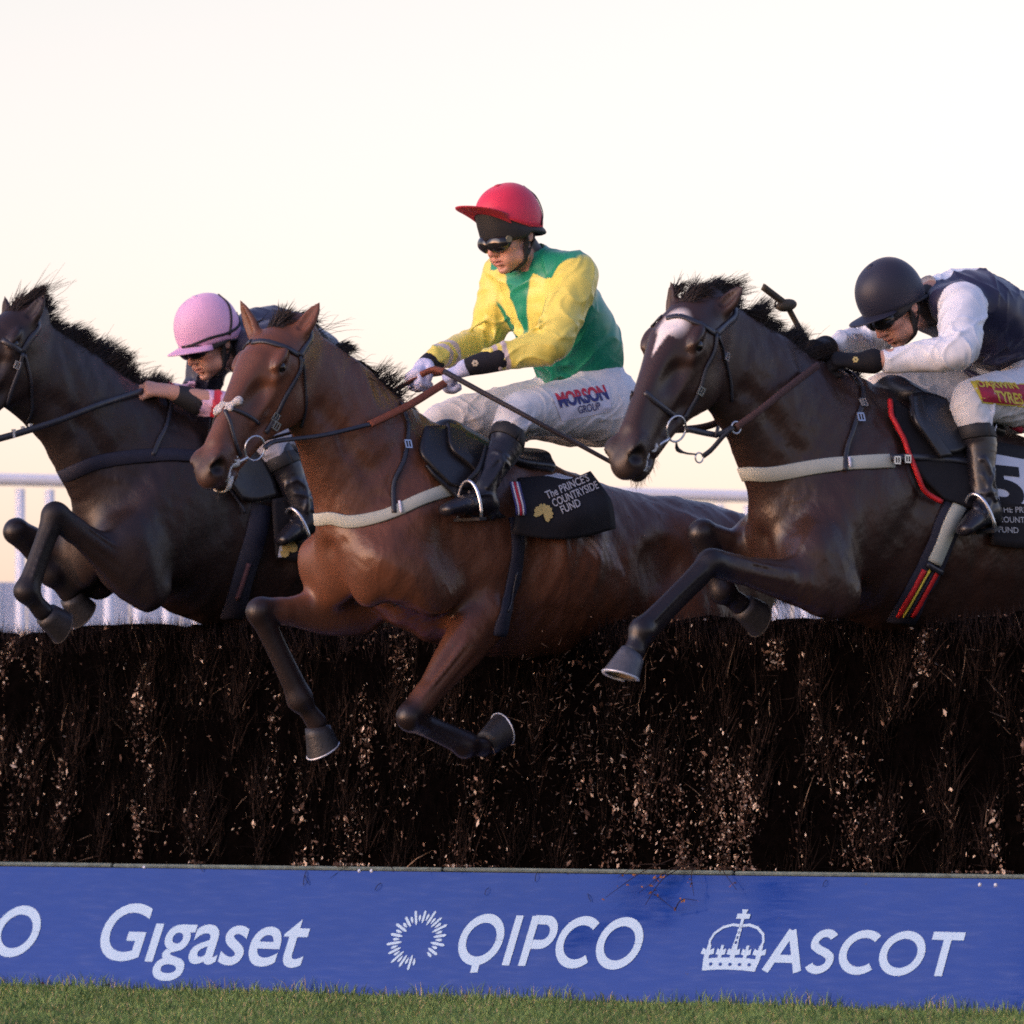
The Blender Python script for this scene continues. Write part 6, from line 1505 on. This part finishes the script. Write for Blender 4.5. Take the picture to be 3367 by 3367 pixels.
def glove_mark(J, side, px, py, r_, m):
    bv = J.__dict__['bvh_glove'+side]
    for k in range(6):
        a = k*math.pi/3; q = [(px+r_*(.62*math.cos(a)+.42*math.cos(b)), py+r_*(.62*math.sin(a)+.42*math.sin(b))) for b in np.linspace(0, 6.28, 8)[:-1]]; pv = []
        for s in q: d = ray(*s); l, n, i, t = bv.ray_cast(Vector(CAM), Vector(d)); pv.append(np.array(l)-unit(d)*(.002+.0003*(k % 2)) if l else None)
        if all(p is not None for p in pv): add_mesh('flower_mark', pv, [list(range(len(pv)))], m, J.glove, smooth=False)
glove_mark(j2, 'L', 1562, 1194, 11, mat('cream_mark', (.55, .45, .32), .6, .3)); glove_mark(j3, 'L', 2813, 1182, 10, M_GOLD)

# ---- whips
t = thing('whip', tuple(V(*j2.g['handL'][:2], 0)), 'long dark whip trailing back from the white glove of the red-capped jockey', 'whip')
P = resample([F2.p(1462, 1222, .07), F2.p(1500, 1243, .12), F2.p(1700, 1352, .31), F2.p(1900, 1460, .40), F2.p(2010, 1520, .44)], .02); tube('shaft', P, np.linspace(.0095, .0075, len(P)), M_WOOD, t)
P = resample([F2.p(1385, 1232, -.02), F2.p(1425, 1215, .0), F2.p(1462, 1222, .07)], .015); tube('handle', P, .011, M_GRIP, t)
t = thing('whip', tuple(V(*j3.g['handR'][:2], 0)), 'whip with a padded handle raised above the mane of the rightmost horse', 'whip')
P = resample([F3.p(2670, 1150, -.05), F3.p(2640, 1100, -.06), F3.p(2612, 1050, -.07), F3.p(2590, 1008, -.07)], .012); tube('shaft', P, .010, M_PAD, t)
S = SDF(); S.ell(F3.p(2586, 1004, -.07), (.036, .022, .022), (F3.p(2560, 985, -.07)-F3.p(2610, 1020, -.07), F3.L, V(0, 0, 1)), .01); v, f_ = S.mesh(.004, 1); add_mesh('knob', v, f_, M_PAD, t)
P = resample([F3.p(2575, 995, -.07), F3.p(2540, 968, -.07), F3.p(2506, 942, -.07)], .012); v, f_ = ribbon(P, np.tile(F3.L, (len(P), 1)), .024, .012); add_mesh('flap', v, f_, M_PAD, t)
ring('wrist_loop', F3.p(2560, 1002, -.075), unit(V(.8, .5, -.4)), unit(V(.3, 0, 1)), .014, .003, M_PAD, t)
# ------------------------------------------------------------------ manes, forelocks, tails, whisker foam
def mane(H, n, length, flow, r0=.0017, a=0.0, b=.93, spread=.014, clump=14, wob=.22, far=0.0, keep=None, name='mane', bend=(0, 0, -.25)):
    F = H.F; roots, t = crest_roots(H, a, b, n, spread); ph = rng.uniform(0, 6.28, 8)
    ci = (t*clump).astype(int); cd = rng.normal(0, .34, (clump+1, 3)); cl = rng.uniform(.55, 1.25, clump+1)
    L_ = np.array([length(x) for x in t])*cl[ci]*rng.uniform(.45, 1.1, n)
    d = np.array([flow(x) for x in t])+cd[ci]*.7+rng.normal(0, .10, (n, 3))
    return strands(name, roots, d, L_, M_HAIR, H.root, r0=r0, wob=wob, nseg=5, bend=V(*bend))
U_ = V(0, 0, 1)
f_, L_ = F2.f, F2.L
mane(h2, 2600, lambda t: .085, lambda t: -f_*1.0+U_*.10-L_*.75, b=.90, bend=(0, 0, -.5))
mane(h2, 200, lambda t: .085, lambda t: -f_*.45+U_*.8-L_*.1, a=.60, b=.80, clump=4, r0=.0010)
mane(h3, 3400, lambda t: .105 if t < .75 else .06, lambda t: -f_*1.0+U_*.50-L_*.15, b=.95, clump=16, r0=.0010)
mane(h1, 3400, lambda t: np.interp(t, [0, .12, .3, .6, .9], [.045, .075, .115, .105, .07]), lambda t: -f_*1.0+U_*.8+L_*.05, b=.90, clump=11, r0=.0011)
# long fine wisps lifted by the jump
mane(h3, 240, lambda t: .14, lambda t: -f_*1.0+U_*.55-L_*.1, b=.93, clump=22, r0=.0007, wob=.5, bend=(0, 0, -.5))
mane(h1, 240, lambda t: .14, lambda t: -f_*1.0+U_*.8, b=.9, clump=22, r0=.0007, wob=.5, bend=(0, 0, -.5))
mane(h2, 150, lambda t: .12, lambda t: -f_*1.0+U_*.5-L_*.2, b=.9, clump=22, r0=.0007, wob=.5, bend=(0, 0, -.5))
def forelock(H, n, ln, d):
    p = np.array([H.hp(rng.uniform(-.03, .03), rng.normal(0, .018), .075) for _ in range(n)]); q = []
    for a in p: l, nn, i, dd = H.bvh.find_nearest(Vector(a)); q.append(np.array(l))
    dirs = np.tile(d, (n, 1))+rng.normal(0, .28, (n, 3)); strands('forelock', q, dirs, rng.uniform(.4, 1, n)*ln, M_HAIR, H.root, r0=.0016, nseg=5, wob=.4, bend=V(0, 0, -.3))
forelock(h2, 420, .085, -f_*.7+U_*.6); forelock(h3, 800, .10, -f_*.9+U_*.55); forelock(h1, 500, .10, -f_*.9+U_*.5)
for H in (h2, h3, h1):
    dk = H.torso[8][0]+V(0, 0, H.torso[8][2]*.5); n = 900
    p = dk+rng.normal(0, .022, (n, 3)); dirs = np.tile(-H.F.f*1.0-U_*.1, (n, 1))+rng.normal(0, .14, (n, 3)); strands('tail', p, dirs, rng.uniform(.18, .36, n), M_HAIR, H.root, r0=.0024, nseg=6, wob=.4, bend=V(0, 0, -1.2))
# foam on the lips
def foam(H, pts, n, sp, r_):
    S = SDF(); P = catmull([H.hp(*q) for q in pts], 10)
    for i in range(n):
        p = P[rng.integers(len(P))]+rng.normal(0, sp, 3); l, nn, k, d = H.bvh.find_nearest(Vector(p)); S.ell(np.array(l), (r_*rng.uniform(.6, 1.3),)*3, None, .004)
    v, f = S.mesh(.0026, 1); add_mesh('lip_foam', v, f, M_FOAM, H.root)
foam(h2, [(.50, .050, -.064), (.56, .048, -.070), (.59, .036, -.092), (.60, .0, -.104), (.605, -.035, -.08), (.61, -.046, -.05)], 230, .0055, .0044)
foam(h3, [(.49, .05, -.060), (.54, .05, -.066), (.59, .044, -.070)], 60, .0025, .0032)
# fine chin whiskers
for H in (h2, h3):
    n = 60; p = np.array([H.hp(rng.uniform(.50, .62), rng.normal(0, .02), -.09) for _ in range(n)]); q = [np.array(H.bvh.find_nearest(Vector(a))[0]) for a in p]
    strands('whiskers', q, np.tile(-U_*.8+f_*.2, (n, 1))+rng.normal(0, .4, (n, 3)), rng.uniform(.015, .045, n), M_HAIR, H.root, r0=.0005, nseg=3)
